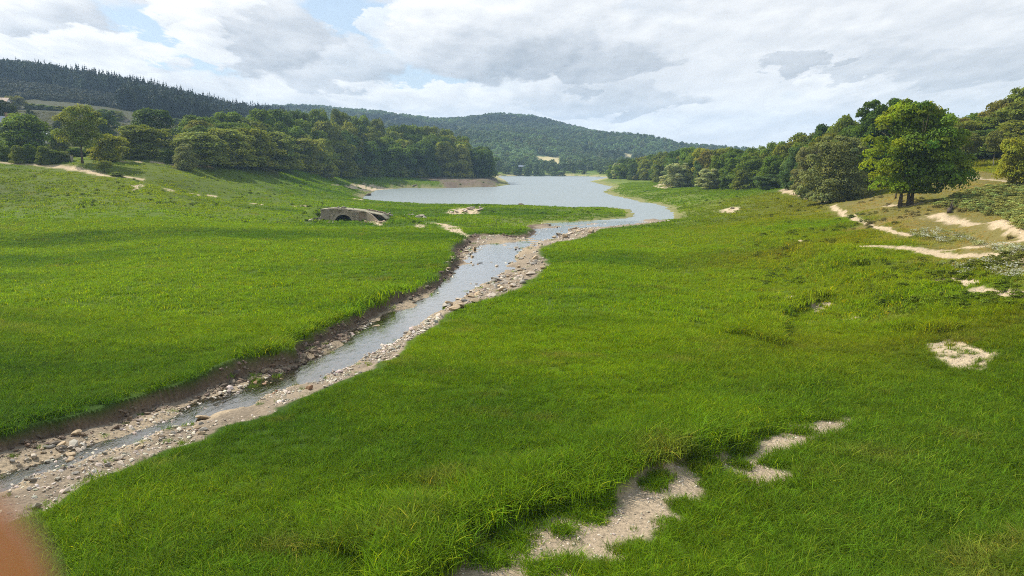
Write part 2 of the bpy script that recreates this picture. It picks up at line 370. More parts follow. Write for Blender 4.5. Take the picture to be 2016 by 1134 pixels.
def mat_masonry():
    m, nt, out = new_mat('masonry')
    tc = N(nt, 'ShaderNodeTexCoord')
    mp = N(nt, 'ShaderNodeMapping', {'Vector': tc.outputs['Object'], 'Rotation': (math.radians(90), 0, 0)})
    nz = N(nt, 'ShaderNodeTexNoise', {'Vector': tc.outputs['Object'], 'Scale': 2.5, 'Detail': 8.})
    wv = mixc(nt, mp.outputs[0], nz.outputs['Color'], .13)
    br = N(nt, 'ShaderNodeTexBrick', {'Vector': wv, 'Color1': (.52, .42, .31, 1), 'Color2': (.34, .27, .20, 1), 'Mortar': (.24, .19, .14, 1), 'Scale': 1., 'Mortar Size': .018, 'Brick Width': .27, 'Row Height': .105})
    k = N(nt, 'ShaderNodeMapRange', {'Value': nz.outputs[0], 1: .35, 2: .7, 3: 1.3, 4: .5})
    vm = N(nt, 'ShaderNodeVectorMath', {0: br.outputs[0], 'Scale': k.outputs[0]}, operation='SCALE')
    hh = maths(nt, 'ADD', maths(nt, 'MULTIPLY', br.outputs[1], -1.), nz.outputs[0])
    b = N(nt, 'ShaderNodeBump', {'Height': hh, 'Strength': .8, 'Distance': .05})
    p = N(nt, 'ShaderNodeBsdfPrincipled', {'Base Color': vm.outputs[0], 'Roughness': .9, 'Specular IOR Level': .2, 'Normal': b.outputs[0]})
    nt.links.new(p.outputs[0], out.inputs[0]); return m
def mat_lake():
    m, nt, out = new_mat('lake_water')
    g = N(nt, 'ShaderNodeNewGeometry')
    mp = N(nt, 'ShaderNodeMapping', {'Vector': g.outputs['Position'], 'Scale': (.55, 1.0, 1.)})
    n1 = N(nt, 'ShaderNodeTexNoise', {'Vector': mp.outputs[0], 'Scale': .8, 'Detail': 5., 'Roughness': .65})
    n2 = N(nt, 'ShaderNodeTexNoise', {'Vector': mp.outputs[0], 'Scale': .02, 'Detail': 3.})
    b = N(nt, 'ShaderNodeBump', {'Height': n1.outputs[0], 'Strength': .55, 'Distance': .6})
    c = mixc(nt, (.215, .255, .26), (.255, .29, .29), n2.outputs[0])
    p = N(nt, 'ShaderNodeBsdfPrincipled', {'Base Color': c, 'Roughness': .28, 'IOR': 1.33, 'Specular IOR Level': .5, 'Normal': b.outputs[0]})
    nt.links.new(p.outputs[0], out.inputs[0]); return m
def mat_stream():
    m, nt, out = new_mat('stream_water')
    g = N(nt, 'ShaderNodeNewGeometry')
    mp = N(nt, 'ShaderNodeMapping', {'Vector': g.outputs['Position'], 'Rotation': (0, 0, math.radians(-25)), 'Scale': (1.0, .45, 1.)})
    n1 = N(nt, 'ShaderNodeTexNoise', {'Vector': mp.outputs[0], 'Scale': 3.2, 'Detail': 5., 'Roughness': .6, 'Distortion': .6})
    b = N(nt, 'ShaderNodeBump', {'Height': n1.outputs[0], 'Strength': .35, 'Distance': .06})
    fr = N(nt, 'ShaderNodeFresnel', {'IOR': 1.5, 'Normal': b.outputs[0]})
    k = maths(nt, 'MULTIPLY_ADD', fr.outputs[0], 1.55, .05, clamp=True)
    t = N(nt, 'ShaderNodeBsdfTransparent', {'Color': (.92, .86, .74, 1)})
    gl = N(nt, 'ShaderNodeBsdfGlossy', {'Color': (1, .97, .93, 1), 'Roughness': .08, 'Normal': b.outputs[0]})
    x = N(nt, 'ShaderNodeMixShader', {0: k, 1: t.outputs[0], 2: gl.outputs[0]})
    nt.links.new(x.outputs[0], out.inputs[0]); return m
def mat_plain(name, col, rough=.7, scale=6., amt=.25):
    return mat_rough(name, col, tuple(x * (1 - amt) for x in col), scale=scale, bump=.15, dist=.01, rough=rough)

M_GROUND = mat_ground()
M_GRASS = mat_leafy('grass', 'inst', .40, .7, .06, 1.45)
M_CROWN = mat_leafy('foliage', 'obj', .32, .7, .10, 1.55)
M_FAR = mat_leafy('far_foliage', 'inst', .2, .7, .15, 1.2)
M_BARK = mat_rough('bark', (.11, .085, .06), (.045, .035, .025), scale=7., bump=.8)
M_PALEBARK = mat_rough('pale_bark', (.33, .30, .25), (.14, .12, .10), scale=6., bump=.6)
M_STONE = mat_rough('stone', (.52, .46, .38), (.32, .275, .22), scale=3., bump=.7, dist=.04, obj_random=1.)
M_MASON = mat_masonry()
M_LAKE = mat_lake(); M_STREAM = mat_stream()

# ------------------------------------------------------------------ object helpers
def tag(o, label=None, cat=None, group=None, kind=None):
    if label: o['label'] = label
    if cat: o['category'] = cat
    if group: o['group'] = group
    if kind: o['kind'] = kind
    return o
def mesh_np(name, V, Fc, mat=None, attrs=None, smooth=False):
    """V (n,3); Fc list of (k,m) index arrays"""
    me = bpy.data.meshes.new(name)
    V = np.asarray(V, np.float32)
    Fc = [np.asarray(f, np.int32) for f in (Fc if isinstance(Fc, list) else [Fc]) if len(f)]
    me.vertices.add(len(V)); me.vertices.foreach_set('co', V.ravel())
    tot = [np.full(len(f), f.shape[1], np.int32) for f in Fc]
    lt = np.concatenate(tot); idx = np.concatenate([f.ravel() for f in Fc])
    me.loops.add(len(idx)); me.loops.foreach_set('vertex_index', idx)
    me.polygons.add(len(lt)); me.polygons.foreach_set('loop_start', np.concatenate([[0], np.cumsum(lt)[:-1]]).astype(np.int32))
    me.update(calc_edges=True); me.validate()
    if smooth: me.polygons.foreach_set('use_smooth', np.ones(len(lt), bool))
    for an, arr in (attrs or {}).items():
        arr = np.asarray(arr, np.float32)
        if arr.ndim == 2 and arr.shape[1] == 3: arr = np.hstack([arr, np.ones((len(arr), 1), np.float32)])
        a = me.attributes.new(an, 'FLOAT_COLOR', 'POINT'); a.data.foreach_set('color', arr.ravel())
    if mat: me.materials.append(mat)
    return me
def link(name, me, parent=None):
    o = bpy.data.objects.new(name, me); COL.objects.link(o)
    if parent is not None: o.parent = parent
    return o
def empty(name, loc=(0, 0, 0), rz=0):
    o = bpy.data.objects.new(name, None); COL.objects.link(o)
    o.location = loc; o.rotation_euler = (0, 0, rz); o.empty_display_size = .3
    return o

class MB:
    """gathers boxes, prisms and tubes into one mesh"""
    def __init__(s): s.v = []; s.f = []
    def add(s, vs, fs):
        b = len(s.v); s.v += [tuple(map(float, v)) for v in vs]; s.f += [tuple(i + b for i in f) for f in fs]; return s
    def box(s, c, d, rz=0, tilt=0):
        R = Euler((tilt, 0, rz)).to_matrix(); c = Vector(c)
        vs = [c + R @ Vector((sx * d[0] / 2, sy * d[1] / 2, sz * d[2] / 2)) for sz in (-1, 1) for sy in (-1, 1) for sx in (-1, 1)]
        return s.add(vs, [(0, 2, 3, 1), (4, 5, 7, 6), (0, 1, 5, 4), (2, 6, 7, 3), (0, 4, 6, 2), (1, 3, 7, 5)])
    def tube(s, pts, rad, n=8, cap=True):
        pts = [Vector(p) for p in pts]; vs = []; fs = []
        for i, p in enumerate(pts):
            t = (pts[min(i + 1, len(pts) - 1)] - pts[max(i - 1, 0)]).normalized()
            a = t.orthogonal().normalized() if abs(t.z) < .9 else (Vector((1, 0, 0)) - t * t.x).normalized()
            b = t.cross(a)
            for k in range(n):
                an = 2 * math.pi * k / n
                vs.append(p + (a * math.cos(an) + b * math.sin(an)) * rad[i])
        for i in range(len(pts) - 1):
            for k in range(n):
                fs.append((i * n + k, i * n + (k + 1) % n, (i + 1) * n + (k + 1) % n, (i + 1) * n + k))
        if cap: fs += [tuple(range(n))[::-1], tuple((len(pts) - 1) * n + k for k in range(n))]
        return s.add(vs, fs)
    def mesh(s, name, mat, smooth=False, bevel=0):
        me = bpy.data.meshes.new(name); me.from_pydata(s.v, [], s.f); me.update()
        bm = bmesh.new(); bm.from_mesh(me); bmesh.ops.recalc_face_normals(bm, faces=bm.faces)
        if bevel: bmesh.ops.bevel(bm, geom=bm.edges, offset=bevel, segments=2, affect='EDGES')
        bm.to_mesh(me); bm.free()
        me.materials.append(mat)
        if smooth: me.polygons.foreach_set('use_smooth', np.ones(len(me.polygons), bool))
        return me
    def obj(s, name, mat, parent=None, smooth=False, bevel=0): return link(name, s.mesh(name, mat, smooth, bevel), parent)

# ------------------------------------------------------------------ the ground sheet
us = np.concatenate([np.linspace(-1.6, -.76, 45)[:-1], np.linspace(-.76, .76, 860), np.linspace(.76, 1.6, 45)[1:]])
q = np.linspace(8.5 ** -.5, 660 ** -.5, 640)
Ys = q ** -2
Ug, Yg = np.meshgrid(us, Ys)
Xg = Ug * Yg
GM = ground(Xg, Yg)
GH = GM['h']
GC = ground_colour(Xg, Yg, GM)
nr, nc = Xg.shape
def gh(x, y):
    """height of the built ground"""
    x = np.asarray(x, float); y = np.asarray(y, float)
    c = np.interp(x / y, us, np.arange(nc)); r = np.interp(-(y ** -.5), -q, np.arange(nr))
    c0 = np.clip(c.astype(int), 0, nc - 2); r0 = np.clip(r.astype(int), 0, nr - 2); fc = c - c0; fr = r - r0
    return (GH[r0, c0] * (1 - fc) + GH[r0, c0 + 1] * fc) * (1 - fr) + (GH[r0 + 1, c0] * (1 - fc) + GH[r0 + 1, c0 + 1] * fc) * fr
def gsample(A, x, y):
    c = np.rint(np.interp(x / y, us, np.arange(nc))).astype(int); r = np.rint(np.interp(-(y ** -.5), -q, np.arange(nr))).astype(int)
    return A[r, c]
ii = np.arange(nr * nc).reshape(nr, nc)
quads = np.stack([ii[:-1, :-1], ii[:-1, 1:], ii[1:, 1:], ii[1:, :-1]], -1).reshape(-1, 4)
vcat = GM['cat'].ravel()
fcat = vcat[quads[:, 0]]
GV = np.stack([Xg, Yg, GH], -1).reshape(-1, 3); GCf = GC.reshape(-1, 3)
for cid, nm, lab in ((0, 'ground', 'green grassed bed and slopes of the drained reservoir'), (1, 'path', 'pale gravel path through the tall grass in front'),
                     (2, 'path', 'sandy trodden trails over the yellow grass of the right slope'), (3, 'path', 'pale earth track along the foot of the trees'),
                     (4, 'stream_bed', 'brown muddy and stony bed of the stream')):
    f = quads[fcat == cid]
    used, inv = np.unique(f, return_inverse=True)
    me = mesh_np(nm, GV[used], inv.reshape(-1, 4), M_GROUND, {'col': GCf[used]}, smooth=True)
    tag(link(nm, me), lab, nm.replace('_', ' '), kind='structure')

# water sheets
def water(name, Y0, Y1, u0, u1, mat, lab):
    yy = np.linspace(Y0, Y1, 120); uu = np.linspace(u0, u1, 40)
    U, Y = np.meshgrid(uu, yy)
    V = np.stack([U * Y, Y, zw(Y)], -1).reshape(-1, 3)
    k = np.arange(V.shape[0]).reshape(Y.shape)
    Q = np.stack([k[:-1, :-1], k[:-1, 1:], k[1:, 1:], k[1:, :-1]], -1).reshape(-1, 4)
    tag(link(name, mesh_np(name, V, Q, mat, smooth=True)), lab, name, kind='structure')
water('stream', 12, 131, -1.0, .26, M_STREAM, 'shallow stream winding between grass banks')
water('lake', 131, 560, -.24, .26, M_LAKE, 'grey blue rippled lake between the wooded shores')

# ------------------------------------------------------------------ far hill
HX = np.array([-900,300,400,560,640,720,780,850,920,985,1050,1120,1200,1280,1340,1400,1500,1700,2016,3200.])
HYp = np.array([228,228,228,223,226,233,241,248,246,244,249,264,280,294,306,314,320,322,320,312.])
hu = np.linspace(-1.3, 1.3, 420); ht = np.linspace(0, 1.35, 200)
HU, HT = np.meshgrid(hu, ht)
def hill_xyz(U, T):
    Y0, Y1 = 575., 1500.
    Y = Y0 + (Y1 - Y0) * T
    r_, t_ = ray(np.interp(U, (HX - CX) / F, HX), np.interp(U, (HX - CX) / F, HYp))
    zr = CAMZ + t_ * Y1
    s = np.where(T < 1, np.sin(np.clip(T, 0, 1) * math.pi / 2) ** 1.15, 1 - (T - 1) ** 2 * 1.5)
    X = U * Y
    bump = (fbm(X / 260 + 5, Y / 260, 300, 4) - .5) * 34 * np.sin(np.clip(T, 0, 1) * math.pi) + (fbm(X / 150, Y / 90, 310, 3) - .5) * 16 * sstep(.1, .3, T) * (1 - sstep(.6, .95, T))
    z = 1.5 + (zr - 1.5) * s + bump
    return X, Y, z
HXx, HYy, HZz = hill_xyz(HU, HT)
k = np.arange(HU.size).reshape(HU.shape)
Q = np.stack([k[:-1, :-1], k[:-1, 1:], k[1:, 1:], k[1:, :-1]], -1).reshape(-1, 4)
hc = np.zeros((HU.size, 3)) + np.array([.07, .11, .04])
# pale fields in the woods of the far hill: those places stay treeless
hpx, hpy = pix(HXx, HYy, HZz)
def on_field(px, py):
    a = (np.abs(px - 1078 - (py - 312) * .2) < 26) & (np.abs(py - 312.5) < 4.5)
    b = (np.abs(px - 1096) < 10) & (np.abs(py - 321) < 5)
    c = (np.abs(px - 1236) < 12) & (np.abs(py - 306) < 4.5)
    return a | b | c
ff = on_field(hpx, hpy).ravel()
hc[ff] = (.46, .39, .20)
tag(link('hill', mesh_np('hill', np.stack([HXx, HYy, HZz], -1).reshape(-1, 3), Q, M_GROUND, {'col': hc}, smooth=True)), 'long blue green wooded hill beyond the lake', 'hill', kind='structure')

# ------------------------------------------------------------------ geometry-node scatter (only for uncountable stuff)
def scatter(name, P, variants, idx, rot, scl, tint, lab, cat):
    coll = bpy.data.collections.new(name + '_kinds')
    for me in variants: coll.objects.link(bpy.data.objects.new(me.name, me))
    me = bpy.data.meshes.new(name); n = len(P)
    me.vertices.add(n); me.vertices.foreach_set('co', np.asarray(P, np.float32).ravel())
    a = me.attributes.new('idx', 'INT', 'POINT'); a.data.foreach_set('value', np.asarray(idx, np.int32))
    a = me.attributes.new('rot', 'FLOAT_VECTOR', 'POINT'); a.data.foreach_set('vector', np.asarray(rot, np.float32).ravel())
    a = me.attributes.new('scl', 'FLOAT_VECTOR', 'POINT'); a.data.foreach_set('vector', np.asarray(scl, np.float32).ravel())
    a = me.attributes.new('tint', 'FLOAT_COLOR', 'POINT'); a.data.foreach_set('color', np.hstack([tint, np.ones((n, 1))]).astype(np.float32).ravel())
    ng = bpy.data.node_groups.new(name, 'GeometryNodeTree')
    ng.interface.new_socket('Geometry', in_out='INPUT', socket_type='NodeSocketGeometry')
    ng.interface.new_socket('Geometry', in_out='OUTPUT', socket_type='NodeSocketGeometry')
    gi = ng.nodes.new('NodeGroupInput'); go = ng.nodes.new('NodeGroupOutput')
    ci = ng.nodes.new('GeometryNodeCollectionInfo'); ci.inputs['Collection'].default_value = coll; ci.inputs['Separate Children'].default_value = True; ci.inputs['Reset Children'].default_value = True
    ip = ng.nodes.new('GeometryNodeInstanceOnPoints'); ip.inputs['Pick Instance'].default_value = True
    def na(nm, t):
        x = ng.nodes.new('GeometryNodeInputNamedAttribute'); x.data_type = t; x.inputs['Name'].default_value = nm; return x.outputs[0]
    L = ng.links.new
    L(gi.outputs[0], ip.inputs['Points']); L(ci.outputs[0], ip.inputs['Instance'])
    L(na('idx', 'INT'), ip.inputs['Instance Index']); L(na('rot', 'FLOAT_VECTOR'), ip.inputs['Rotation']); L(na('scl', 'FLOAT_VECTOR'), ip.inputs['Scale'])
    L(ip.outputs[0], go.inputs[0])
    o = link(name, me); md = o.modifiers.new('scatter', 'NODES'); md.node_group = ng
    return tag(o, lab, cat, kind='stuff')

def tuft(seed, nb, rad, hgt, wid, segs=3, lean=.5, var=.5, old=.09):
    r = np.random.default_rng(seed); V = []; Fq = []; C = []
    for b in range(nb):
        a = r.uniform(0, 6.283); d = rad * math.sqrt(r.uniform()); bx, by = d * math.cos(a), d * math.sin(a)
        la = r.uniform(0, 6.283) if r.uniform() < .6 else r.normal(2.6, .6)
        l = lean * r.uniform(.3, 1.5); H = hgt * r.uniform(.55, 1.15); w = wid * r.uniform(.7, 1.3)
        wx, wy = -math.sin(la + r.normal(0, .5)) * w, math.cos(la + r.normal(0, .5)) * w
        b0 = len(V); s0 = r.uniform(1 - var, 1 + var); ye = r.uniform() < old
        for k in range(segs + 1):
            t = k / segs; hor = l * H * t ** 1.8; z = H * (t - .28 * l * t * t) - .05 * (k == 0)
            x, y = bx + math.cos(la) * hor, by + math.sin(la) * hor
            ww = (1 - t ** 1.6) * .5 + .02
            V += [(x - wx * ww, y - wy * ww, z), (x + wx * ww, y + wy * ww, z)]
            cc = (s0, s0, s0) if not ye else (s0 * 1.9, s0 * 1.3, s0 * 2.)
            C += [cc, cc]
            if k: Fq.append((b0 + 2 * k - 2, b0 + 2 * k - 1, b0 + 2 * k + 1, b0 + 2 * k))
    return mesh_np('grass_tuft', np.array(V), np.array(Fq), M_GRASS, {'leaf': np.array(C)})

def scatter_pts(Y0, Y1, per_m2, umax=.74):
    n = int(umax * (Y1 ** 2 - Y0 ** 2) * per_m2)
    Y = np.sqrt(rng.uniform(Y0 ** 2, Y1 ** 2, n)); U = rng.uniform(-umax, umax, n)
    return U * Y, Y
def grass_layer(name, Y0, Y1, dens, variants, s0, lab, clumps=()):
    X, Y = scatter_pts(Y0, Y1, dens, 1.0 if Y1 < 50 else .9 if Y1 < 110 else .82)
    g = {k: gsample(GM[k], X, Y) for k in ('g', 's', 't', 'bed', 'sdl', 'shore', 'hd', 'dl', 'dr', 'inb', 'cat', 'w', 'step')}
    bare = np.maximum.reduce([g['g'], g['s'], g['t'], np.where(g['inb'], 1., .75 * (1 - sstep(.1, .5, np.minimum(g['dl'], g['dr'])))), g['shore'] * .8, g['hd'] * .8])
    hill = (X / Y > .47) & (Y > 55)
    keep = (rng.uniform(size=len(X)) > np.clip(bare * 1.5 - .2, 0, .985)) & (g['sdl'] > .6) & ~((Y > 150) & (X / Y < -.3) & (rng.uniform(size=len(X)) < .6))
    for px_, py_, r_, n_ in clumps:      # tussocks that stand on the bare path
        c_ = drop(px_, py_); X = np.append(X, c_[0] + rng.normal(0, r_, n_)); Y = np.append(Y, c_[1] + rng.normal(0, r_, n_)); keep = np.append(keep, np.ones(n_, bool))
    if clumps:
        g = {k: gsample(GM[k], X, Y) for k in g}; bare = np.append(bare, np.zeros(len(X) - len(bare)))
    X, Y = X[keep], Y[keep]; g = {k: v[keep] for k, v in g.items()}; bare = bare[keep]
    z = gh(X, Y)
    big = fbm(X / 3.5, Y / 3.5, 400, 3); big2 = fbm(X / 11, Y / 11, 410, 2)
    s = s0 * (.45 + .75 * big + .35 * big2)
    s *= np.where(bare > .15, .6, 1.) * (1 - .6 * dry_mask(X, Y)) * (1 - .6 * g['w']) * (1 + .4 * g['step'])
    rgt = sstep(.30, .45, X / Y) * (1 - sstep(24, 32, Y)); s *= 1 + .3 * rgt
    # long overhanging turf along the stream's left bank and the left side of the gravel path
    s *= 1 + .55 * (1 - sstep(.2, 1.8, g['dl'])) * ~g['inb']
    n = len(X)
    rot = np.stack([rng.normal(0, .12, n), rng.normal(0, .12, n), rng.uniform(-1.0, 1.0, n) + 6.283 * (rng.uniform(size=n) < .3) * rng.uniform(size=n)], -1)
    scl = np.stack([s * rng.uniform(.9, 1.3, n), s * rng.uniform(.9, 1.3, n), s * rng.uniform(.85, 1.15, n)], -1)
    tv = .22 if Y0 < 40 else .16 if Y0 < 100 else .08
    t = grass_tint(X, Y, z) * rng.uniform(1 - tv, 1 + tv, (n, 1)) * rng.uniform(.92, 1.08, (n, 3))
    scatter(name, np.stack([X, Y, z], -1), variants, rng.integers(0, len(variants), n), rot, scl, t, lab, 'grass')
near = [tuft(i, 48, .28, .28, .015, 4, 1.0) for i in range(7)]
mid = [tuft(20 + i, 32, .42, .27, .032, 3, 1.0, .35, .03) for i in range(5)]
far = [tuft(40 + i, 20, .60, .24, .10, 2, .9, .18, 0.) for i in range(4)]
grass_layer('grass', 13.5, 42, 24, near, .92, 'long green grass closest to the viewer', ((1010,1068,.2,18),(1105,1048,.12,10),(1155,1012,.25,26),(1240,1088,.14,12),(1130,1108,.14,12),(1290,952,.16,14),(1062,1122,.16,14),(1330,1030,.2,20),(1215,1130,.2,18),(1300,938,.1,8),(1452,905,.08,6),(1580,858,.12,10),(1345,985,.16,14),(985,1100,.2,16)))
grass_layer('grass', 42, 105, 6.5, mid, 1.0, 'bright green grass over the middle of the valley floor')
grass_layer('grass', 105, 330, 1.3, far, .95, 'bright green grass on the far shore and slopes')
# ------------------------------------------------------------------ meeting the built ground
def gdrop(px, py):
    u, t = ray(px, py)
    Ysq = 13.0 * (48.0 ** np.linspace(0, 1, 700)); u = float(u); t = float(t)
    z = CAMZ + t * Ysq; g = gh(u * Ysq, Ysq); k = z <= g
    i = int(np.argmax(k)) if k.any() else len(Ysq) - 1
    return np.array([u * Ysq[i], Ysq[i], float(g[i])])
def topz(py, Y, px=1008): return CAMZ + float(ray(px, py)[1]) * Y

# ------------------------------------------------------------------ foliage meshes (unit crowns: base at z 0, top at z 1, one wide)
def leaves(P, Nn, size, r, asp=.75):
    n = len(P)
    Nn = Nn / np.linalg.norm(Nn, axis=1, keepdims=True)
    a = np.cross(Nn, r.normal(size=(n, 3))); a /= np.linalg.norm(a, axis=1, keepdims=True); b = np.cross(Nn, a)
    s = size * r.uniform(.6, 1.4, (n, 1)); fold = Nn * s * .25
    V = np.stack([P - a * s * .5, P - b * s * asp * .5 + fold, P + a * s * .5, P + b * s * asp * .5 + fold], 1).reshape(-1, 3)
    return V, np.arange(4 * n).reshape(n, 4)
PROF = {
    'round': lambda z: .5 * np.sin(np.pi * np.clip(z * .86 + .10, 0, 1)) ** .55,
    'dome': lambda z: .5 * np.sqrt(np.clip(1 - (z * .98) ** 2.4, 0, 1)) * (0.86 + .14 * np.minimum(1, z * 4)),
    'tall': lambda z: .5 * np.sin(np.pi * np.clip(z * .8 + .14, 0, 1)) ** .7,
    'open': lambda z: .5 * np.sin(np.pi * np.clip(z * .80 + .06, 0, 1)) ** .8}
def crown(seed, prof, npuff, nleaf, size, mat=None, pr=(.10, .19), hollow=.62, name='crown', var=.22, warm=.06, yellow=False):
    r = np.random.default_rng(seed); pf = PROF[prof]; Ps = []; Ns = []; Cs = []
    lop = r.normal(0, .06, 2)
    for k in range(npuff):
        z = .03 + .92 * r.uniform() ** (1.25 if prof == 'dome' else .8); a = r.uniform(0, 6.283) if k % 3 else k * 2.399
        rr = pf(np.array(z)) * r.uniform(.5, 1.0) * (.8 + .35 * math.sin(2 * a + seed) * .4)
        rad = r.uniform(*pr) * (1.05 - .35 * z)
        c = np.array([rr * math.cos(a) + lop[0] * z, rr * math.sin(a) + lop[1] * z, z * (1 - rad * .8)])
        n = int(nleaf * r.uniform(.7, 1.3)); d = r.normal(size=(n, 3)); d /= np.linalg.norm(d, axis=1, keepdims=True)
        d[:, 2] = np.where(d[:, 2] < -.35, -d[:, 2] * .8, d[:, 2])
        p = c + d * (rad * r.uniform(hollow, 1.08, (n, 1))) * np.array([1.1, 1.1, .85])
        Ps.append(p); Ns.append(d * 1.0 + r.normal(0, .42, (n, 3)) + np.array([0, 0, .25]))
        t = r.uniform(1 - var, 1 + var); w = r.normal(0, warm)
        Cs.append(np.clip(np.array([t * (1 + w), t, t * (1 - w)]) * r.uniform(.75, 1.25, (n, 1)), 0, 3) * (np.array([1.75, 1.4, .6]) if yellow and (c[0] * .8 + c[2] * .25 < -.10 or (z > .8 and r.uniform() < .5)) else 1.))  # left and top lobes: yellow leaves, with sunlight painted into them too
    # an inner fill so that the heart of the crown is closed
    n = npuff * nleaf // 3; z = r.uniform(.06, .85, n); a = r.uniform(0, 6.283, n); rr = pf(z) * .6 * np.sqrt(r.uniform(size=n))
    Ps.append(np.stack([rr * np.cos(a), rr * np.sin(a), z], -1)); Ns.append(r.normal(size=(n, 3))); Cs.append(np.full((n, 3), .9))
    P = np.concatenate(Ps); V, Q = leaves(P, np.concatenate(Ns), size, r)
    V[:, 2] -= np.percentile(V[:, 2], .5); V[:, 2] /= np.percentile(V[:, 2], 99.6)
    V[:, :2] -= V[:, :2].mean(0); V[:, :2] /= 2 * np.percentile(np.hypot(V[:, 0], V[:, 1]), 97.5)
    V[:, 2] = np.maximum(V[:, 2], .0)
    return mesh_np(name, V, Q, mat or M_CROWN, {'leaf': np.repeat(np.concatenate(Cs), 4, 0)})
def conifer(seed, tiers, per, size, mat=None, width=.5, name='crown'):
    r = np.random.default_rng(seed); Ps = []; Ns = []
    for k in range(tiers):
        z = k / tiers; R = width * (1 - z) ** .85 * r.uniform(.8, 1.1) + .02
        for j in range(max(4, int(9 * (1 - z) + 3))):
            a = r.uniform(0, 6.283); L = R * r.uniform(.6, 1.1); n = per
            t = r.uniform(.1, 1, n) ** .8
            p = np.stack([np.cos(a) * L * t, np.sin(a) * L * t, z + .05 - .09 * t * L / width + r.normal(0, .008, n)], -1)
            p[:, :2] += r.normal(0, .05 * width, (n, 2)) * t[:, None]
            Ps.append(p); Ns.append(np.array([0, 0, 1.]) + r.normal(0, .45, (n, 3)))
    P = np.concatenate(Ps); P = np.vstack([P, np.stack([r.normal(0, .012, 14), r.normal(0, .012, 14), r.uniform(.88, 1.04, 14)], -1)]); Ns.append(r.normal(size=(14, 3)) * np.array([1, 1, .2]))
    V, Q = leaves(P, np.concatenate(Ns), size, r, .6)
    cen = np.repeat(P, 4, 0); V = cen + (V - cen) * (1.15 - .85 * np.clip(cen[:, 2:3], 0, 1))
    return mesh_np(name, V, Q, mat or M_CROWN, {'leaf': np.repeat(r.uniform(.75, 1.25, (len(P), 1)) * np.ones((1, 3)), 4, 0)})
def trunk_mesh(seed, limbs=5, mat=None, r0=.05, lean=.05, multi=1):
    """unit height, tapering, with limbs that reach into the crown"""
    r = np.random.default_rng(seed); b = MB()
    for m_ in range(multi):
        ox, oy = (r.normal(0, .10), r.normal(0, .06)) if multi > 1 else (0, 0); lx, ly = r.normal(0, lean, 2) * (2 if multi > 1 else 1)
        pts = [(ox + lx * t ** 1.4, oy + ly * t ** 1.4, t - .03) for t in np.linspace(0, 1, 7)]
        rad = [r0 * (1.35 - .55 * min(1, t * 5)) * (1 - .72 * t) for t in np.linspace(0, 1, 7)]
        b.tube(pts, rad, 8)
        for k in range(limbs):
            t = r.uniform(.42, .85); a = r.uniform(0, 6.283); L = r.uniform(.25, .5)
            p0 = Vector((ox + lx * t ** 1.4, oy + ly * t ** 1.4, t - .03)); d = Vector((math.cos(a), math.sin(a), r.uniform(.5, 1.1)))
            b.tube([p0, p0 + d * L * .5 + Vector((0, 0, .02)), p0 + d * L], [r0 * .42 * (1 - .5 * t), r0 * .28 * (1 - .5 * t), r0 * .08], 6)
    return b.mesh('trunk', mat or M_BARK, True)
CR = {'round': [crown(100 + i, 'round', 52, 130, .040) for i in range(5)],
      'tall': [crown(120 + i, 'tall', 44, 120, .042) for i in range(3)],
      'dome': [crown(140 + i, 'dome', 70, 120, .036, pr=(.09, .16)) for i in range(4)],
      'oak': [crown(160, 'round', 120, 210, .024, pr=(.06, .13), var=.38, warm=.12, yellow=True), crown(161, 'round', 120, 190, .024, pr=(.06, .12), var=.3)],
      'willow': [crown(170 + i, 'dome', 110, 170, .024, pr=(.06, .12), var=.25) for i in range(2)],
      'walnut': [crown(180, 'open', 64, 150, .030, pr=(.09, .15), hollow=.4)],
      'spruce': [conifer(190 + i, 15, 5, .085) for i in range(3)],
      'pine': [conifer(196, 8, 8, .12, width=.5)],
      'cypress': [crown(198, 'tall', 40, 90, .045, pr=(.12, .2))]}
TR = [trunk_mesh(i) for i in range(4)]
TR_MULTI = trunk_mesh(31, 4, r0=.026, multi=4, lean=.07)
TR_BARE = trunk_mesh(33, 7, r0=.042, lean=.03)
TR_PALE = trunk_mesh(35, 3, M_PALEBARK, r0=.02, lean=.03)
TONE = {'dark green': (0.075, 0.127, 0.015), 'mid green': (0.123, 0.187, 0.018), 'olive green': (0.165, 0.200, 0.024), 'pale green': (0.217, 0.259, 0.045), 'yellow green': (0.257, 0.270, 0.022),
        'silver grey': (0.314, 0.347, 0.160), 'blue green': (0.091, 0.145, 0.038), 'brownish olive': (0.171, 0.174, 0.030), 'grey green': (0.194, 0.215, 0.070), 'blackish green': (0.039, 0.064, 0.016)}
def plant(name, cat, label, tone, px, ytop, Y, wpx, kind, base=.2, group=None, trunk=None, depth=None, py_base=None, variant=None, jit=.12, sink=0., tscale=1., rz=None):
    """one tree or shrub: an Empty at its foot, a trunk and a crown"""
    u = float(ray(px, 330)[0]); X = u * Y; z = float(gh(X, Y)) - sink
    H = max(1.0, topz(ytop, Y, px) - z); Wd = wpx * Y / F
    o = empty(name, (X, Y, z), random.uniform(0, 6.28) if rz is None else rz)
    tag(o, label, cat, group)
    tr = link('stem' if cat == 'shrub' else 'trunk', trunk or random.choice(TR), o)
    th = H * (.78 if kind not in ('dome',) else .6); tw = min(th * tscale, max(3., Wd * .9))
    tr.scale = (tw, tw, th)
    me = random.choice(CR[kind]) if variant is None else CR[kind][variant]
    c = link('foliage' if cat == 'shrub' else 'crown', me, o)
    c.location = (0, 0, H * base); dp = depth or random.uniform(.9, 1.15)
    c.scale = (Wd * 1.04, Wd * dp, H * (1.01 - base))
    t = np.array(TONE[tone]) * random.uniform(1 - jit, 1 + jit) * np.array([random.uniform(.92, 1.08), 1, random.uniform(.9, 1.1)])
    c.color = (*t, 1)
    return o

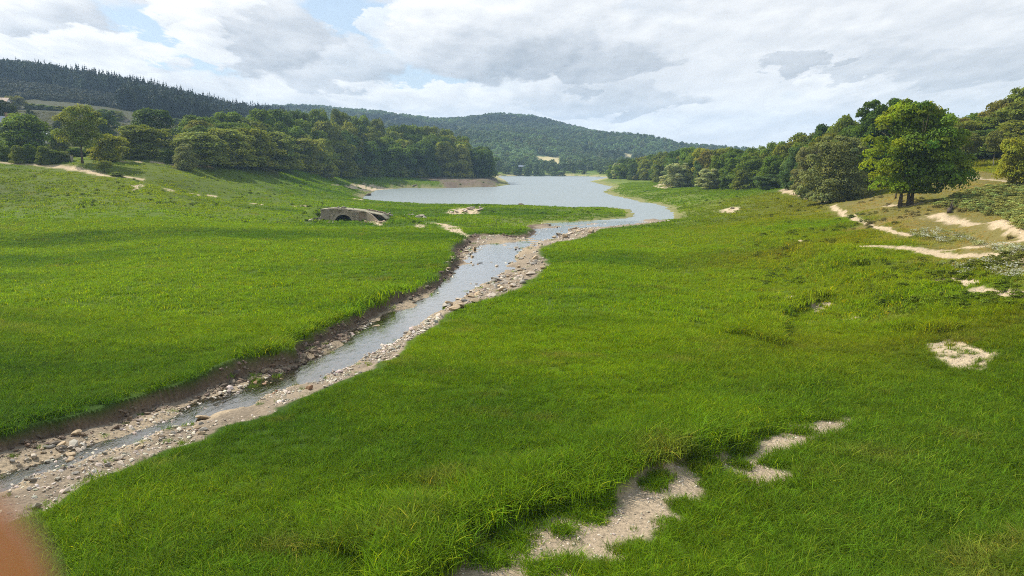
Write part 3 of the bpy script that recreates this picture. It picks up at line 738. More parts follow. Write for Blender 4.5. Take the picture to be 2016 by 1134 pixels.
# ------------------------------------------------------------------ the wood on the left shore
ORD = ['first', 'second', 'third', 'fourth', 'fifth', 'sixth', 'seventh', 'eighth', 'ninth', 'tenth', 'eleventh', 'twelfth', 'thirteenth', 'fourteenth', 'fifteenth', 'sixteenth', 'seventeenth', 'eighteenth', 'nineteenth', 'twentieth',
       'twenty-first', 'twenty-second', 'twenty-third', 'twenty-fourth', 'twenty-fifth', 'twenty-sixth', 'twenty-seventh', 'twenty-eighth', 'twenty-ninth', 'thirtieth', 'thirty-first', 'thirty-second', 'thirty-third', 'thirty-fourth', 'thirty-fifth']
def wood(rows, fx, fY, front, sky_, step_m, tones, lab_front, lab_back, group, rev=False, wm=(8.0, 11.5)):
    for r_, (tmix, dY) in enumerate(rows):
        px = fx[0] + random.uniform(0, 8); items = []
        while px < fx[-1]:
            Y = float(np.interp(px, fx, fY)) + dY + random.uniform(-2, 2)
            yt = (1 - tmix) * np.interp(px, *front) + tmix * np.interp(px, *sky_)
            items.append((px, Y, yt + random.uniform(-4, 7) * 170 / Y)); px += step_m * F / Y * random.uniform(.75, 1.25)
        n = len(items)
        for k, (px, Y, yt) in enumerate(items):
            tone = random.choices(*tones[min(r_, len(tones) - 1)])[0]
            w = random.uniform(*wm) * F / Y
            kd = 'dome' if r_ == 0 and random.random() < .8 else 'round'
            if r_ == 0:
                lab = lab_front.format(tone=tone, nth=ORD[min((n - 1 - k) if rev else k, 34)]); g = group + ' front row'
            else: lab = lab_back[r_ - 1].format(tone=tone); g = group + ' ' + ('middle' if r_ < len(rows) - 1 else 'skyline') + ' ' + tone
            plant('broadleaf_tree', 'tree', lab, tone, px, yt, Y, w, kd, .0 if r_ == 0 else .06, g)
LFX = [395, 430, 500, 600, 700, 820, 900, 970]; LFY = [182, 188, 208, 252, 306, 330, 342, 351]
LFT = ([395,430,480,530,580,640,700,760,820,870,920,950,972], [259,254,256,262,268,272,277,282,285,280,287,298,316])
LSK = ([395,420,460,500,560,600,650,690,720,750,790,830,870,910,945,968], [229,224,224,221,217,221,219,222,229,238,250,250,254,269,286,303])
wood([(0, 0), (.3, 8), (.62, 17), (1, 27)], LFX, LFY, LFT, LSK, 7.4,
     [(['mid green', 'pale green', 'olive green', 'dark green'], [4, 3, 4, 2]), (['dark green', 'mid green', 'olive green'], [3, 4, 2]), (['dark green', 'mid green', 'olive green'], [3, 4, 3]), (['dark green', 'olive green', 'mid green'], [3, 4, 4])],
     '{tone} tree on the edge of the left wood, {nth} from the lake', ['{tone} crown standing just behind the front trees of the left wood', '{tone} crown in the thick of the left wood', '{tone} crown on the skyline of the left wood'], 'trees of the left wood', True, (10., 15.))
# ------------------------------------------------------------------ the wood on the right shore
RFX = [1207, 1240, 1290, 1340, 1400, 1480, 1560, 1640, 1700, 1765]; RFY = [400, 378, 338, 282, 228, 198, 172, 146, 138, 134]
RFT = ([1207,1240,1300,1350,1400,1480,1540,1600,1660,1720,1765], [328,321,312,318,312,308,300,288,276,262,255])
RSK = ([1205,1230,1300,1350,1400,1450,1500,1550,1600,1640,1690,1740,1785], [328,313,302,294,288,290,287,272,257,244,224,214,222])
wood([(0, 0), (.5, 8), (1, 18)], RFX, RFY, RFT, RSK, 5.2,
     [(['mid green', 'dark green', 'blue green', 'olive green', 'grey green'], [4, 4, 3, 2, 2]), (['olive green', 'mid green', 'dark green', 'brownish olive'], [4, 3, 3, 2]), (['olive green', 'mid green', 'dark green', 'yellow green'], [4, 4, 3, 1])],
     '{tone} tree on the edge of the right wood, {nth} from the lake', ['{tone} crown just behind the front trees of the right wood', '{tone} crown on the skyline of the right wood'], 'trees of the right wood', False, (7., 10.5))
BX = [1790, 1850, 1900, 1950, 2000, 2060, 2120]
wood([(0, 0), (.55, 8), (1, 16)], BX, [140, 140, 139, 136, 132, 128, 126], (BX, [258, 262, 262, 250, 232, 225, 220]), (BX, [232, 236, 230, 212, 176, 150, 140]), 5.0,
     [(['brownish olive', 'olive green', 'dark green'], [4, 4, 2]), (['brownish olive', 'olive green', 'mid green'], [3, 4, 2]), (['olive green', 'brownish olive', 'mid green'], [3, 3, 3])],
     '{tone} tree behind the pale track on the right slope, {nth} from the big oak', ['{tone} crown above the pale track on the right slope', '{tone} crown on the skyline above the right slope'], 'trees above the right track', False, (7.5, 11))

# ------------------------------------------------------------------ trees and shrubs that stand alone
P = plant
P('oak_tree', 'tree', 'big spreading oak with several dark trunks and yellowing, sun-tinted edge on the right slope', 'mid green', 1806, 203, 88, 168, 'oak', .11, trunk=TR_MULTI, variant=0, tscale=.9, rz=0.)
P('oak_tree', 'tree', 'tall dark tree rising behind the grey willow, highest at its side', 'dark green', 1735, 199, 128, 112, 'oak', .08, variant=1)
P('willow_tree', 'tree', 'large grey green willow spreading low beside the fallen logs', 'grey green', 1645, 270, 124, 128, 'willow', .02, trunk=TR_MULTI, variant=0)
P('willow_tree', 'tree', 'pale olive willow at the end of the sandy path behind the dog', 'grey green', 1592, 292, 140, 66, 'willow', .05, variant=1)
P('willow_tree', 'tree', 'silvery round willow on the right shore, the one nearer the lake', 'silver grey', 1336, 322, 262, 64, 'willow', .03, variant=0)
P('willow_tree', 'tree', 'silvery round willow on the right shore, the one farther from the lake', 'silver grey', 1398, 333, 216, 58, 'willow', .03, variant=1)
P('shrub', 'shrub', 'low dark spreading shrub beside the white dog', 'blue green', 1520, 344, 180, 74, 'dome', .0)
P('willow_tree', 'tree', 'small willow at the lake end of the right wood', 'silver grey', 1216, 322, 392, 26, 'willow', .05, variant=1)
P('bush', 'shrub', 'tiny dark bush with bare stem on the right shore grass', 'grey green', 1251, 346, 352, 13, 'dome', .35)
P('shrub', 'shrub', 'olive rounded shrub under the right wood near the second willow', 'olive green', 1462, 335, 196, 40, 'dome', .0)
P('shrub', 'shrub', 'dark rounded shrub just past the second silver willow', 'dark green', 1434, 342, 208, 32, 'dome', .0)
P('shrub', 'shrub', 'yellow green tree leaning over the track at the right border', 'yellow green', 2000, 275, 96, 74, 'round', .05)
P('shrub', 'shrub', 'small dark tree standing in the shade left of the big oak', 'dark green', 1768, 343, 98, 30, 'round', .55)
for px, yt, Y, w, lb in ((1907, 262, 128, 46, 'slim tree with pale straight stem above the track, nearer the oak'), (1955, 258, 124, 46, 'slim tree with pale straight stem above the track, farther from the oak')):
    P('birch_tree', 'tree', lb, 'brownish olive', px, yt, Y, w, 'tall', .42, trunk=TR_PALE)
P('walnut_tree', 'tree', 'tall light green tree with long bare trunk beside the earth track', 'pale green', 163, 210, 158, 84, 'walnut', .30, trunk=TR_BARE, variant=0, tscale=.7)
P('broadleaf_tree', 'tree', 'broad dark green tree rising behind the yellow green bush', 'dark green', 302, 217, 205, 86, 'round', .05)
P('bush', 'shrub', 'large yellow green rounded bush beside the earth track', 'olive green', 278, 247, 176, 92, 'dome', .0)
P('bush', 'shrub', 'yellowish rounded bush just right of the bare trunk', 'yellow green', 214, 265, 166, 68, 'dome', .0)
P('bush', 'shrub', 'round dark bush standing alone on the grass edge', 'grey green', 366, 284, 168, 52, 'dome', .0)
P('bush', 'shrub', 'small bush squeezed between the yellow bush and the round dark one', 'dark green', 335, 296, 172, 26, 'dome', .0)
P('broadleaf_tree', 'tree', 'broad green tree in front of the slate roof', 'mid green', 52, 226, 172, 98, 'round', .04)
P('broadleaf_tree', 'tree', 'dark tree half hidden behind the tall light tree', 'dark green', 208, 222, 232, 50, 'round', .02)
P('conifer_tree', 'tree', 'dark pointed conifer next to the slate roof', 'blackish green', 20, 198, 232, 52, 'cypress', .0)
P('conifer_tree', 'tree', 'small dark cone shaped conifer in the sloping field', 'blackish green', 70, 216, 236, 20, 'cypress', .0)
P('conifer_tree', 'tree', 'dark fir at the lower corner of the sloping field', 'blackish green', 122, 238, 240, 24, 'cypress', .0)
P('broadleaf_tree', 'tree', 'brownish round tree on the crest above the sloping field', 'brownish olive', 42, 189, 340, 38, 'round', .0)
P('willow_tree', 'tree', 'pale leaning willow on the grass below the track', 'pale green', 205, 317, 150, 34, 'walnut', .30, sink=.2)
P('willow_tree', 'tree', 'low drooping willow shoot beside the leaning one', 'pale green', 228, 340, 147, 30, 'dome', .1, sink=.2)
for k, (px, yt, w, Y, tone) in enumerate(((8, 284, 40, 160, 'mid green'), (38, 287, 34, 158, 'olive green'), (62, 285, 32, 160, 'mid green'), (86, 288, 26, 158, 'olive green'), (108, 296, 34, 160, 'mid green'), (130, 298, 30, 162, 'grey green'), (152, 292, 34, 172, 'dark green'), (118, 262, 48, 182, 'olive green'), (182, 288, 40, 176, 'dark green'), (250, 292, 44, 178, 'dark green'))):
    P('hedge_shrub', 'shrub', f'{tone} hedge shrub along the earth track, {ORD[k]} from the slate roof side', tone, px, yt, Y, w, 'dome', .0, 'hedge shrubs along the track')
for k in range(10):
    P('hedge_shrub', 'shrub', 'low shrub in the hedge on top of the sloping field', 'mid green' if k % 3 else 'olive green', 75 + k * 19 + random.uniform(-4, 4), 206 + k * 1.7 + random.uniform(-3, 3), 342, 30, 'dome', .0, 'hedge above the field')
for k in range(7):
    P('hedge_shrub', 'shrub', 'dark shrub of the terrace hedge behind the round bush', 'dark green', 330 + k * 11, 256 + k * .6, 248, 17, 'dome', .0, 'terrace hedge')
for k in range(6):
    P('broadleaf_tree', 'tree', 'green tree on the terrace edge under the dark hill', 'mid green', 345 + k * 11, 236 + random.uniform(-3, 4), 330, 24, 'round', .0, 'terrace trees')
for k, (px, yt, w) in enumerate(((640, 325, 38), (610, 318, 40), (560, 312, 46), (690, 322, 34), (735, 325, 34), (790, 328, 30), (830, 330, 34))):
    Y = float(np.interp(px, LFX, LFY)) - 5
    P('shrub', 'shrub', f'pale low shrub at the foot of the left wood, {ORD[6 - k]} of its row', random.choice(['grey green', 'pale green', 'mid green']), px, yt, Y, w, 'dome', .0, 'shrubs at the foot of the left wood')

# conifers that stand out on the ridge of the left hill
RIDGE = ([0,60,110,160,230,300,350,400,450,480,520], [134,138,145,151,169,184,194,205,213,217,222])
spx = [121, 149, 161, 184, 200, 211, 226, 236, 262, 275, 292, 300, 318, 330, 342, 352, 362, 371, 380, 391, 399, 408, 416, 424, 433, 440, 449, 457, 464, 486]
stp = [126, 140, 139, 141, 150, 149, 157, 163, 168, 173, 174, 180, 181, 186, 189, 190, 193, 194, 195, 199, 199, 201, 203, 203, 206, 207, 208, 209, 210, 210]
for k, (px, yt) in enumerate(zip(spx, stp)):
    lab = 'tallest dark pine on the ridge of the left hill' if k == 0 else 'dark ridge spruce on the left hill, %s right of the tallest pine' % ORD[k - 1]
    P('spruce_tree', 'tree', lab, 'blackish green', px, yt - 1, 606, 30 if k == 0 else random.uniform(13, 24), 'pine' if k in (0, 3, 8, 13, 19) else 'spruce', .05, None if k == 0 else 'spruces on the ridge')

# ------------------------------------------------------------------ far forest as one mass each
low = [crown(500 + i, 'round', 13, 26, .11, M_FAR, pr=(.16, .26), name='far_crown') for i in range(4)]
lowc = [conifer(510 + i, 11, 4, .19, M_FAR, name='far_conifer') for i in range(2)]
def forest(name, X, Y, z, w, h, tint, var, lab):
    n = len(X)
    scl = np.stack([w * rng.uniform(.8, 1.25, n), w * rng.uniform(.8, 1.25, n), h * rng.uniform(.75, 1.25, n)], -1)
    rot = np.stack([np.zeros(n), np.zeros(n), rng.uniform(0, 6.28, n)], -1)
    scatter(name, np.stack([X, Y, z], -1), var, rng.integers(0, len(var), n), rot, scl, tint, lab, 'forest')
n = 24000
T = rng.uniform(.0, 1.06, n) ** 1.0; U = rng.uniform(-.5, .45, n)
X, Y, z = hill_xyz(U, T)
px, py = pix(X, Y, z)
k = ~np.any([on_field(px, py - d) for d in range(0, 27, 2)], 0) & ~((np.abs(px - 1027) < 9) & (np.abs(py - 340) < 12)) & ((Y > 590) | (rng.uniform(size=n) < .5))
X, Y, z, px, py = X[k], Y[k], z[k], px[k], py[k]; n = len(X)
tn = np.array([.092, .145, .052]) * (rng.uniform(.6, 1.35, (n, 1))) * (.35 + 1.4 * sstep(.25, .75, fbm(X / 130, Y / 130, 600, 3)))[:, None]  # broad dark and light patches: cloud shadow put into the tree tints
paleT = rng.uniform(size=n) < .13
tn[paleT] = np.array([.15, .18, .075]) * rng.uniform(.8, 1.2, (paleT.sum(), 1))
forest('forest', X, Y, z - .5, 8.0 * np.where(Y < 800, .85, 1.), 8.0 * np.where(Y < 800, .85, 1.), tn, low, 'blue green wood covering the far hill across the lake')
# left hill: conifer slope and scrub, cloud shadow painted into their dark tints
n = 5200
Y = rng.uniform(400, 640, n); U = rng.uniform(-.86, -.27, n); X = U * Y; z = gh(X, Y); px, py = pix(X, Y, z)
scrub = (px < 260) & (py > 160 + (px * .14)) & (py < 215)
keep = ~scrub | (rng.uniform(size=n) < .75)
dense = scrub[keep]; X, Y, z, px = X[keep], Y[keep], z[keep], px[keep]; n = len(X)
hgt = np.where(dense, 3.0, np.where(Y > 560, 8.5, 11.0)); wd = np.where(dense, 5.0, 6.2)
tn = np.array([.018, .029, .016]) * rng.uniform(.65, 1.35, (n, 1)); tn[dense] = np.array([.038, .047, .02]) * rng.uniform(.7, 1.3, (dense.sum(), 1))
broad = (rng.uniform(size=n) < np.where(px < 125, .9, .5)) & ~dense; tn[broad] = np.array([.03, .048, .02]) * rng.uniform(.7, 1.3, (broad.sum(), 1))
con = ~broad & ~dense
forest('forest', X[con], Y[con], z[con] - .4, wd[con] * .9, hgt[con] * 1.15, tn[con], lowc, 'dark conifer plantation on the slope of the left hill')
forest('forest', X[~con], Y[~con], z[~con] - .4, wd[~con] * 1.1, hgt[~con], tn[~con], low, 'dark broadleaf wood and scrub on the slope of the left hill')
# woods that close the valley behind the tree rows
n = 3600
Y = rng.uniform(190, 655, n); U = rng.uniform(-.34, .95, n); X = U * Y; z = gh(X, Y); px, py = pix(X, Y, z)
fl = np.interp(px, LFX, LFY, left=175, right=330) + 34; fr_ = np.interp(px, RFX + BX, RFY + [140, 140, 139, 136, 132, 128, 126]) + 26
k = ((U < -.035) & (Y > fl) & (px > 395) & (px < 975)) | ((px > 1215) & (Y > fr_)) | ((Y > 532) & (U > -.2))
X, Y, z = X[k], Y[k], z[k]; n = len(X)
tn = np.array([.085, .13, .03]) * rng.uniform(.6, 1.4, (n, 1))
hh = np.where(Y > 520, 6.0, np.where(X < 0, 9., 8.))
forest('forest', X, Y, z - .3, np.where(Y > 520, 6.5, 8.5), hh, tn, low, 'mixed wood filling the ground behind the shore trees')

# ------------------------------------------------------------------ stones
def rock_mesh(seed, flat=.6):
    r = np.random.default_rng(seed); bm = bmesh.new(); bmesh.ops.create_icosphere(bm, subdivisions=3, radius=.5)
    pl = [(Vector(r.normal(size=3)).normalized(), r.uniform(.20, .38)) for _ in range(11)]
    for v in bm.verts:
        for nrm, d in pl:
            e = v.co.dot(nrm)
            if e > d: v.co -= nrm * (e - d) * .92
        v.co += Vector(r.normal(0, .006, 3))
        v.co.z *= flat; v.co.x *= 1.15
    me = bpy.data.meshes.new('stone'); bm.to_mesh(me); bm.free(); me.materials.append(M_STONE)
    me.polygons.foreach_set('use_smooth', np.zeros(len(me.polygons), bool))
    return me
ROCKS = [rock_mesh(700 + i, random.uniform(.42, .8)) for i in range(9)]
def stone(px, py, size, tone, label, group, zup=.18, xyz=None):
    p = gdrop(px, py) if xyz is None else np.array(xyz)
    o = link('stone', random.choice(ROCKS)); o.location = (p[0], p[1], p[2] + size * zup * .8)
    o.rotation_euler = (random.gauss(0, .18), random.gauss(0, .18), random.uniform(0, 6.28)); o.scale = (size * random.uniform(.85, 1.35), size * random.uniform(.7, 1.1), size * random.uniform(.7, 1.1))
    o.color = (*(np.array({'pale': (1.15, 1.1, 1.05), 'grey': (.72, .74, .76), 'tan': (1., .86, .66), 'dark': (.4, .37, .34), 'rusty': (.75, .52, .38)}[tone]) * random.uniform(.8, 1.15)), 1)
    tag(o, label, 'stone', group); return o
ZONES = [
    ([(845,642),(900,590),(960,560),(1000,538),(1058,502),(1082,518),(1045,552),(960,588),(900,612),(868,636)], 84, (.22, .78), 'on the gravel bar by the right stream bank', ('pale', 'tan', 'grey')),
    ([(925,500),(1000,482),(1050,490),(1030,515),(985,535),(940,560),(900,585),(890,560)], 44, (.22, .7), 'standing in the upper stream', ('grey', 'tan', 'pale')),
    ([(878,545),(880,515),(905,490),(925,478),(935,492),(905,520),(893,545)], 24, (.25, .75), 'under the left stream bank below the sandy slip', ('tan', 'pale')),
    ([(1088,470),(1108,455),(1150,447),(1165,458),(1125,468)], 26, (.5, 1.2), 'in the far heap where the stream meets the lake', ('pale', 'tan')),
    ([(20,905),(75,880),(130,868),(190,880),(170,905),(100,938),(40,955)], 52, (.10, .36), 'in the wet heap by the near left bank', ('pale', 'grey', 'dark', 'tan')),
    ([(470,765),(560,740),(640,715),(690,690),(700,700),(620,745),(520,785)], 22, (.12, .34), 'on the muddy right margin of the middle stream', ('pale', 'rusty', 'tan')),
    ([(385,796),(430,780),(470,770),(466,782),(410,800)], 14, (.15, .34), 'in the white line at the foot of the dark bank', ('pale',)),
    ([(140,935),(240,900),(330,862),(420,825),(440,838),(340,885),(230,925),(130,975)], 26, (.10, .30), 'strewn over the shallow near stream', ('pale', 'tan', 'grey'))]
def inpoly(poly):
    a = np.array(poly, float)
    while True:
        x, y = random.uniform(a[:, 0].min(), a[:, 0].max()), random.uniform(a[:, 1].min(), a[:, 1].max())
        if inside(np.array([x]), np.array([y]), a)[0]: return x, y
for poly, cnt, (s0, s1), where, tones in ZONES:
    for k in range(cnt):
        x, y = inpoly(poly); tone = random.choice(tones); big_ = random.random() ** 2.2
        s = s0 + (s1 - s0) * big_
        stone(x, y, s, tone, f"{'large' if big_ > .55 else 'small' if big_ < .12 else 'middling'} {tone} stone {where}", f"stones {where}")
for x, y, s, tone, lb in ((741, 647, .55, 'tan', 'lone upright tan stone in the middle of the stream'), (757, 654, .38, 'dark', 'dark angular stone beside the upright one in the stream'), (610, 768, .4, 'rusty', 'reddish brown stone at the water edge'), (880, 605, .8, 'grey', 'big grey boulder at the foot of the gravel bar'), (905, 606, .7, 'tan', 'big tan boulder beside the grey one'), (402, 825, .45, 'tan', 'flat tan stone in the near shallows'), (137, 968, .34, 'pale', 'white stone at the edge of the near grass'), (150, 858, .42, 'tan', 'pale boulder lodged in the dark bank')):
    stone(x, y, s, tone, lb, None)
for x, y, s, tone in ((613,436,.8,'pale'),(622,434,.9,'dark'),(630,433,1.0,'grey'),(638,433,.9,'dark'),(645,434,.9,'grey'),(636,430,.8,'pale'),(643,430,.8,'tan'),(650,433,.7,'dark'),(628,436,.6,'dark'),(655,432,.5,'tan')):
    stone(x, y, s, tone, f'{tone} block in the tumbled heap left of the stone bridge', 'blocks of the tumbled heap', .3)
for x, y, s in ((797,425,.5),(806,424,.6),(812,424,.6),(823,430,1.0),(830,429,1.1),(836,431,.8),(890,420,.9),(899,419,1.0),(912,417,1.2),(918,418,1.0),(926,413,1.2),(944,416,1.3),(946,412,1.1),(933,411,.9)):
    stone(x, y, s, random.choice(['pale', 'pale', 'grey']), 'whitish boulder lying in the grass ' + ('beside the stone bridge' if x < 850 else 'around the muddy hollow near the lake'), 'boulders in the grass ' + ('by the bridge' if x < 850 else 'by the hollow'), .3)
for x, y, s, lb in ((724,386,2.4,'dark flat rock slab at the tip of the lake shore'),(816,368,1.6,'dark stump like rock on the pink beach'),(1027,405,1.5,'dark driftwood like rock at the lake edge')):
    stone(x, y, s, 'dark', lb, None, .1)
stone(1442, 412, .9, 'pale', 'pale rock in the bare patch of the right meadow', None)
# pebbles nobody would count
def mat_pebble():
    m, nt, out = new_mat('pebble'); a = N(nt, 'ShaderNodeAttribute', attribute_name='tint', attribute_type='INSTANCER')
    p = N(nt, 'ShaderNodeBsdfPrincipled', {'Base Color': a.outputs['Color'], 'Roughness': .8, 'Specular IOR Level': .3}); nt.links.new(p.outputs[0], out.inputs[0]); return m
M_PEB = mat_pebble()
def pebble(seed):
    r = np.random.default_rng(seed); bm = bmesh.new(); bmesh.ops.create_icosphere(bm, subdivisions=1, radius=.5)
    for v in bm.verts: v.co *= r.uniform(.75, 1.15); v.co.z *= .55
    me = bpy.data.meshes.new('pebble'); bm.to_mesh(me); bm.free(); me.materials.append(M_PEB); return me
PEB = [pebble(i) for i in range(4)]
X, Y = scatter_pts(14, 128, 7.)
X2, Y2 = scatter_pts(14, 45, 60); X = np.append(X, X2); Y = np.append(Y, Y2)
gb = gsample(GM['bed'], X, Y); gs = np.maximum.reduce([gsample(GM['g'], X, Y), gsample(GM['s'], X, Y) * .6, gsample(GM['t'], X, Y) * .6]); gw = gsample(GM['sdw'], X, Y); inb_ = gsample(GM['inb'], X, Y)
cl = fbm(X / 1.6, Y / 1.6, 800, 3) + .10 * (1 - sstep(28, 40, Y))
k = ((inb_ & (gb > .6) & (rng.uniform(size=len(X)) < sstep(.38, .62, cl) * np.where((gw < -.3) & (Y > 32), .35, 1.))) | ((gs > .5) & (rng.uniform(size=len(X)) < .6)))
X, Y, gs_ = X[k], Y[k], gs[k]; n = len(X)
sz = np.exp(rng.normal(-2.45, .55, n)) * np.where(gs_ > .5, .62, 1.) * np.clip(Y / 35, .8, 2.0)
sz = np.minimum(sz, np.where(gs_ > .5, .10, .40))
onbank = (gsample(GM['dl'], X, Y) < 1.0) & (gs_ < .5) & (Y < 100)
tn = np.array([.52, .45, .36]) * rng.uniform(.45, 1.3, (n, 1)) * rng.uniform(.93, 1.07, (n, 3))
tn[onbank] *= np.array([.38, .32, .27]); sz[onbank] *= 1.5
scatter('gravel', np.stack([X, Y, gh(X, Y) + sz * .1], -1), PEB, rng.integers(0, 4, n), rng.uniform(-.4, 6, (n, 3)) * np.array([.1, .1, 1]), np.stack([sz, sz * .8, sz * .8], -1), tn, 'loose pale pebbles over stream bed and path', 'gravel')

# ------------------------------------------------------------------ brambles, weeds and white flowers on the right slope
weed = [crown(820 + i, 'dome', 14, 40, .085, M_FAR, pr=(.14, .24), name='weed') for i in range(3)]
def flower(seed):
    r = np.random.default_rng(seed); n = 26
    P_ = np.stack([r.normal(0, .5, n), r.normal(0, .5, n), r.uniform(.4, 1.2, n)], -1); V, Q = leaves(P_, r.normal(0, .35, (n, 3)) + np.array([-.3, -.2, 1]), .32, r, .9)
    return mesh_np('flower', V, Q, M_FAR, {'leaf': np.ones((4 * n, 3))})
FLW = [flower(i) for i in range(3)]
def patch(poly, cnt):
    pts = [gdrop(*inpoly(poly)) for _ in range(cnt)]; return np.array(pts)
A = np.vstack([patch([(1845,405),(1880,388),(1930,372),(1990,366),(2060,366),(2060,440),(2016,440),(1960,425),(1900,412)], 900), patch([(1980,400),(2060,390),(2060,470),(2000,440)], 200)])
n = len(A); s = rng.uniform(.35, .95, n)
tn = np.where(rng.uniform(size=(n, 1)) < .35, np.array([[.27, .33, .09]]), np.array([[.26, .26, .06]])) * rng.uniform(.7, 1.35, (n, 1))
scatter('undergrowth', A - np.array([0, 0, .1]), weed, rng.integers(0, 3, n), np.stack([np.zeros(n), np.zeros(n), rng.uniform(0, 6, n)], -1), np.stack([s * 1.5, s * 1.5, s * .7], -1), tn, 'tangled brambles and nettles over the right slope', 'undergrowth')
A = np.vstack([patch([(1785,458),(1840,452),(1900,466),(1920,480),(1860,482),(1800,470)], 80), patch([(1850,525),(1930,515),(2016,535),(2016,552),(1930,545),(1865,540)], 50), patch([(1900,480),(2016,490),(2016,512),(1940,500)], 40)])
n = len(A); s = rng.uniform(.18, .36, n)
tn = np.where(rng.uniform(size=(n, 1)) < .7, np.array([[.38, .39, .28]]), np.array([[.25, .28, .10]])) * rng.uniform(.8, 1.2, (n, 1))
scatter('wildflowers', A, FLW, rng.integers(0, 3, n), np.stack([np.zeros(n), np.zeros(n), rng.uniform(0, 6, n)], -1), np.stack([s * 1.3, s * 1.3, s], -1), tn, 'patches of whitish flowering weeds on the right slope', 'wildflowers')
# tussocks: darker, rounder hummocks of weeds in the far grass
A = []
while len(A) < 900:
    px_, py_ = random.uniform(0, 2016), random.uniform(345, 620)
    if 560 < px_ < 1480 and py_ > 440 or py_ < 360 and px_ > 600: continue
    p = gdrop(px_, py_)
    if gsample(GM['sdl'], p[0], p[1]) > 6 and not gsample(GM['inb'], p[0], p[1]) and fbm(p[0] / 9, p[1] / 9, 830, 3) > .52 and not (p[0] < 0 and p[1] < 110): A.append(p)
A = np.array(A); n = len(A); s = rng.uniform(.25, .75, n)
tn = grass_tint(A[:, 0], A[:, 1], A[:, 2]) * np.array([.62, .62, .7]) * rng.uniform(.8, 1.25, (n, 1))
scatter('weeds', A - np.array([0, 0, .1]), weed, rng.integers(0, 3, n), np.stack([np.zeros(n), np.zeros(n), rng.uniform(0, 6, n)], -1), np.stack([s * 1.5, s * 1.5, s * .6], -1), tn, 'green weedy hummocks dotted through the meadows', 'weeds')

# ------------------------------------------------------------------ old stone bridge
BP = gdrop(676, 436); by = math.radians(-4)
br_ = empty('stone_bridge', (BP[0], BP[1], BP[2] - .32), by)
tag(br_, 'old stone arch bridge left dry and half buried in the meadow', 'bridge')
mpp = BP[1] / F
def bx_(px): return (px - 687) * mpp
hs, rise, sp0 = 1.42, 1.32, .0
arc = [(hs * math.cos(a), sp0 + rise * math.sin(a)) for a in np.linspace(math.pi, 0, 25)]
xl, xr = bx_(659), bx_(719)
outl = [(xl, -.6), (xl, 2.12), (0, 2.06), (xr, 1.82), (xr, -.6), (hs, -.6)] + arc[::-1] + [(-hs, -.6)]
D = 3.0; b = MB(); m_ = len(outl)
b.add([(x, 0, z) for x, z in outl] + [(x, D, z) for x, z in outl], [tuple(range(m_))[::-1], tuple(range(m_, 2 * m_))] + [(i, (i + 1) % m_, m_ + (i + 1) % m_, m_ + i) for i in range(m_)])
b.obj('arch_wall', M_MASON, br_)
b = MB()
for i in range(24):      # voussoirs round the opening, proud of the wall
    a0, a1 = math.pi * i / 24 + .012, math.pi * (i + 1) / 24 - .012
    q_ = [(r_ * hs * math.cos(a), sp0 + r_ * rise * math.sin(a)) for a, r_ in ((a0, 1.0), (a1, 1.0), (a1, 1.24), (a0, 1.24))]
    b.add([(x, -.05, z) for x, z in q_] + [(x, .2, z) for x, z in q_], [(0, 1, 2, 3), (7, 6, 5, 4), (0, 4, 5, 1), (1, 5, 6, 2), (2, 6, 7, 3), (3, 7, 4, 0)])
M_VOUS = mat_rough('dressed_stone', (.50, .41, .31), (.27, .22, .165), scale=5., bump=.5)
b.obj('arch_ring', M_VOUS, br_)
b = MB(); b.box((0, D - .5, .4), (2 * hs + .4, .5, 2.4)); b.obj('rubble_fill', mat_rough('dark_rubble', (.07, .055, .04), bump=.9), br_)
b = MB(); W0 = (xl + .03, .12); W1 = (bx_(640), .75)
ang = math.atan2(W1[1] - W0[1], W1[0] - W0[0]); L_ = math.hypot(W1[0] - W0[0], W1[1] - W0[1])
b.box(((W0[0] + W1[0]) / 2, (W0[1] + W1[1]) / 2 + .2, .8), (L_, .45, 2.6), ang); b.obj('wing_wall', mat_rough('grey_masonry', (.36, .29, .225), (.2, .16, .125), scale=6., bump=.8), br_)
b = MB()     # curved right return, then a wall stepping down into the ground
cur = [(xr + .02 + .55 * (1 - math.cos(t)) , .1 + .75 * math.sin(t)) for t in np.linspace(0, math.pi, 9)]
seg = cur + [(xr + 2.0, -.25), (xr + 3.2, -.7)]
tops = [1.80] * 9 + [1.35, .35]
for i in range(len(seg) - 1):
    (x0, y0), (x1, y1) = seg[i], seg[i + 1]
    b.add([(x0, y0, -.6), (x1, y1, -.6), (x1, y1 + .5, -.6), (x0, y0 + .5, -.6), (x0, y0, tops[i]), (x1, y1, tops[i + 1]), (x1, y1 + .5, tops[i + 1]), (x0, y0 + .5, tops[i])], [(3, 2, 1, 0), (4, 5, 6, 7), (0, 1, 5, 4), (1, 2, 6, 5), (2, 3, 7, 6), (3, 0, 4, 7)])
b.obj('abutment', mat_rough('sandy_masonry', (.50, .40, .30), (.36, .28, .2), scale=5., bump=.7), br_)
b = MB(); vs = []; prof = [(bx_(640), 2.0), (xl, 2.13), (0, 2.08), (xr, 1.85), (xr + 1.6, 1.55), (xr + 3.4, 1.2), (xr + 4.1, .6)]
for x, z in prof: vs += [(x, .35, z), (x, D - .1, z), (x, D - .1, z + .16), (x, .35, z + .12)]
fs = [(0, 1, 2, 3), tuple(4 * (len(prof) - 1) + k for k in (3, 2, 1, 0))]
for i in range(len(prof) - 1):
    for k in range(4): fs.append((4 * i + k, 4 * i + (k + 1) % 4, 4 * i + 4 + (k + 1) % 4, 4 * i + 4 + k))
b.add(vs, fs); b.obj('deck', mat_rough('deck_cobble', (.40, .35, .27), (.2, .19, .1), scale=5., bump=.9), br_)
x = xl - .1
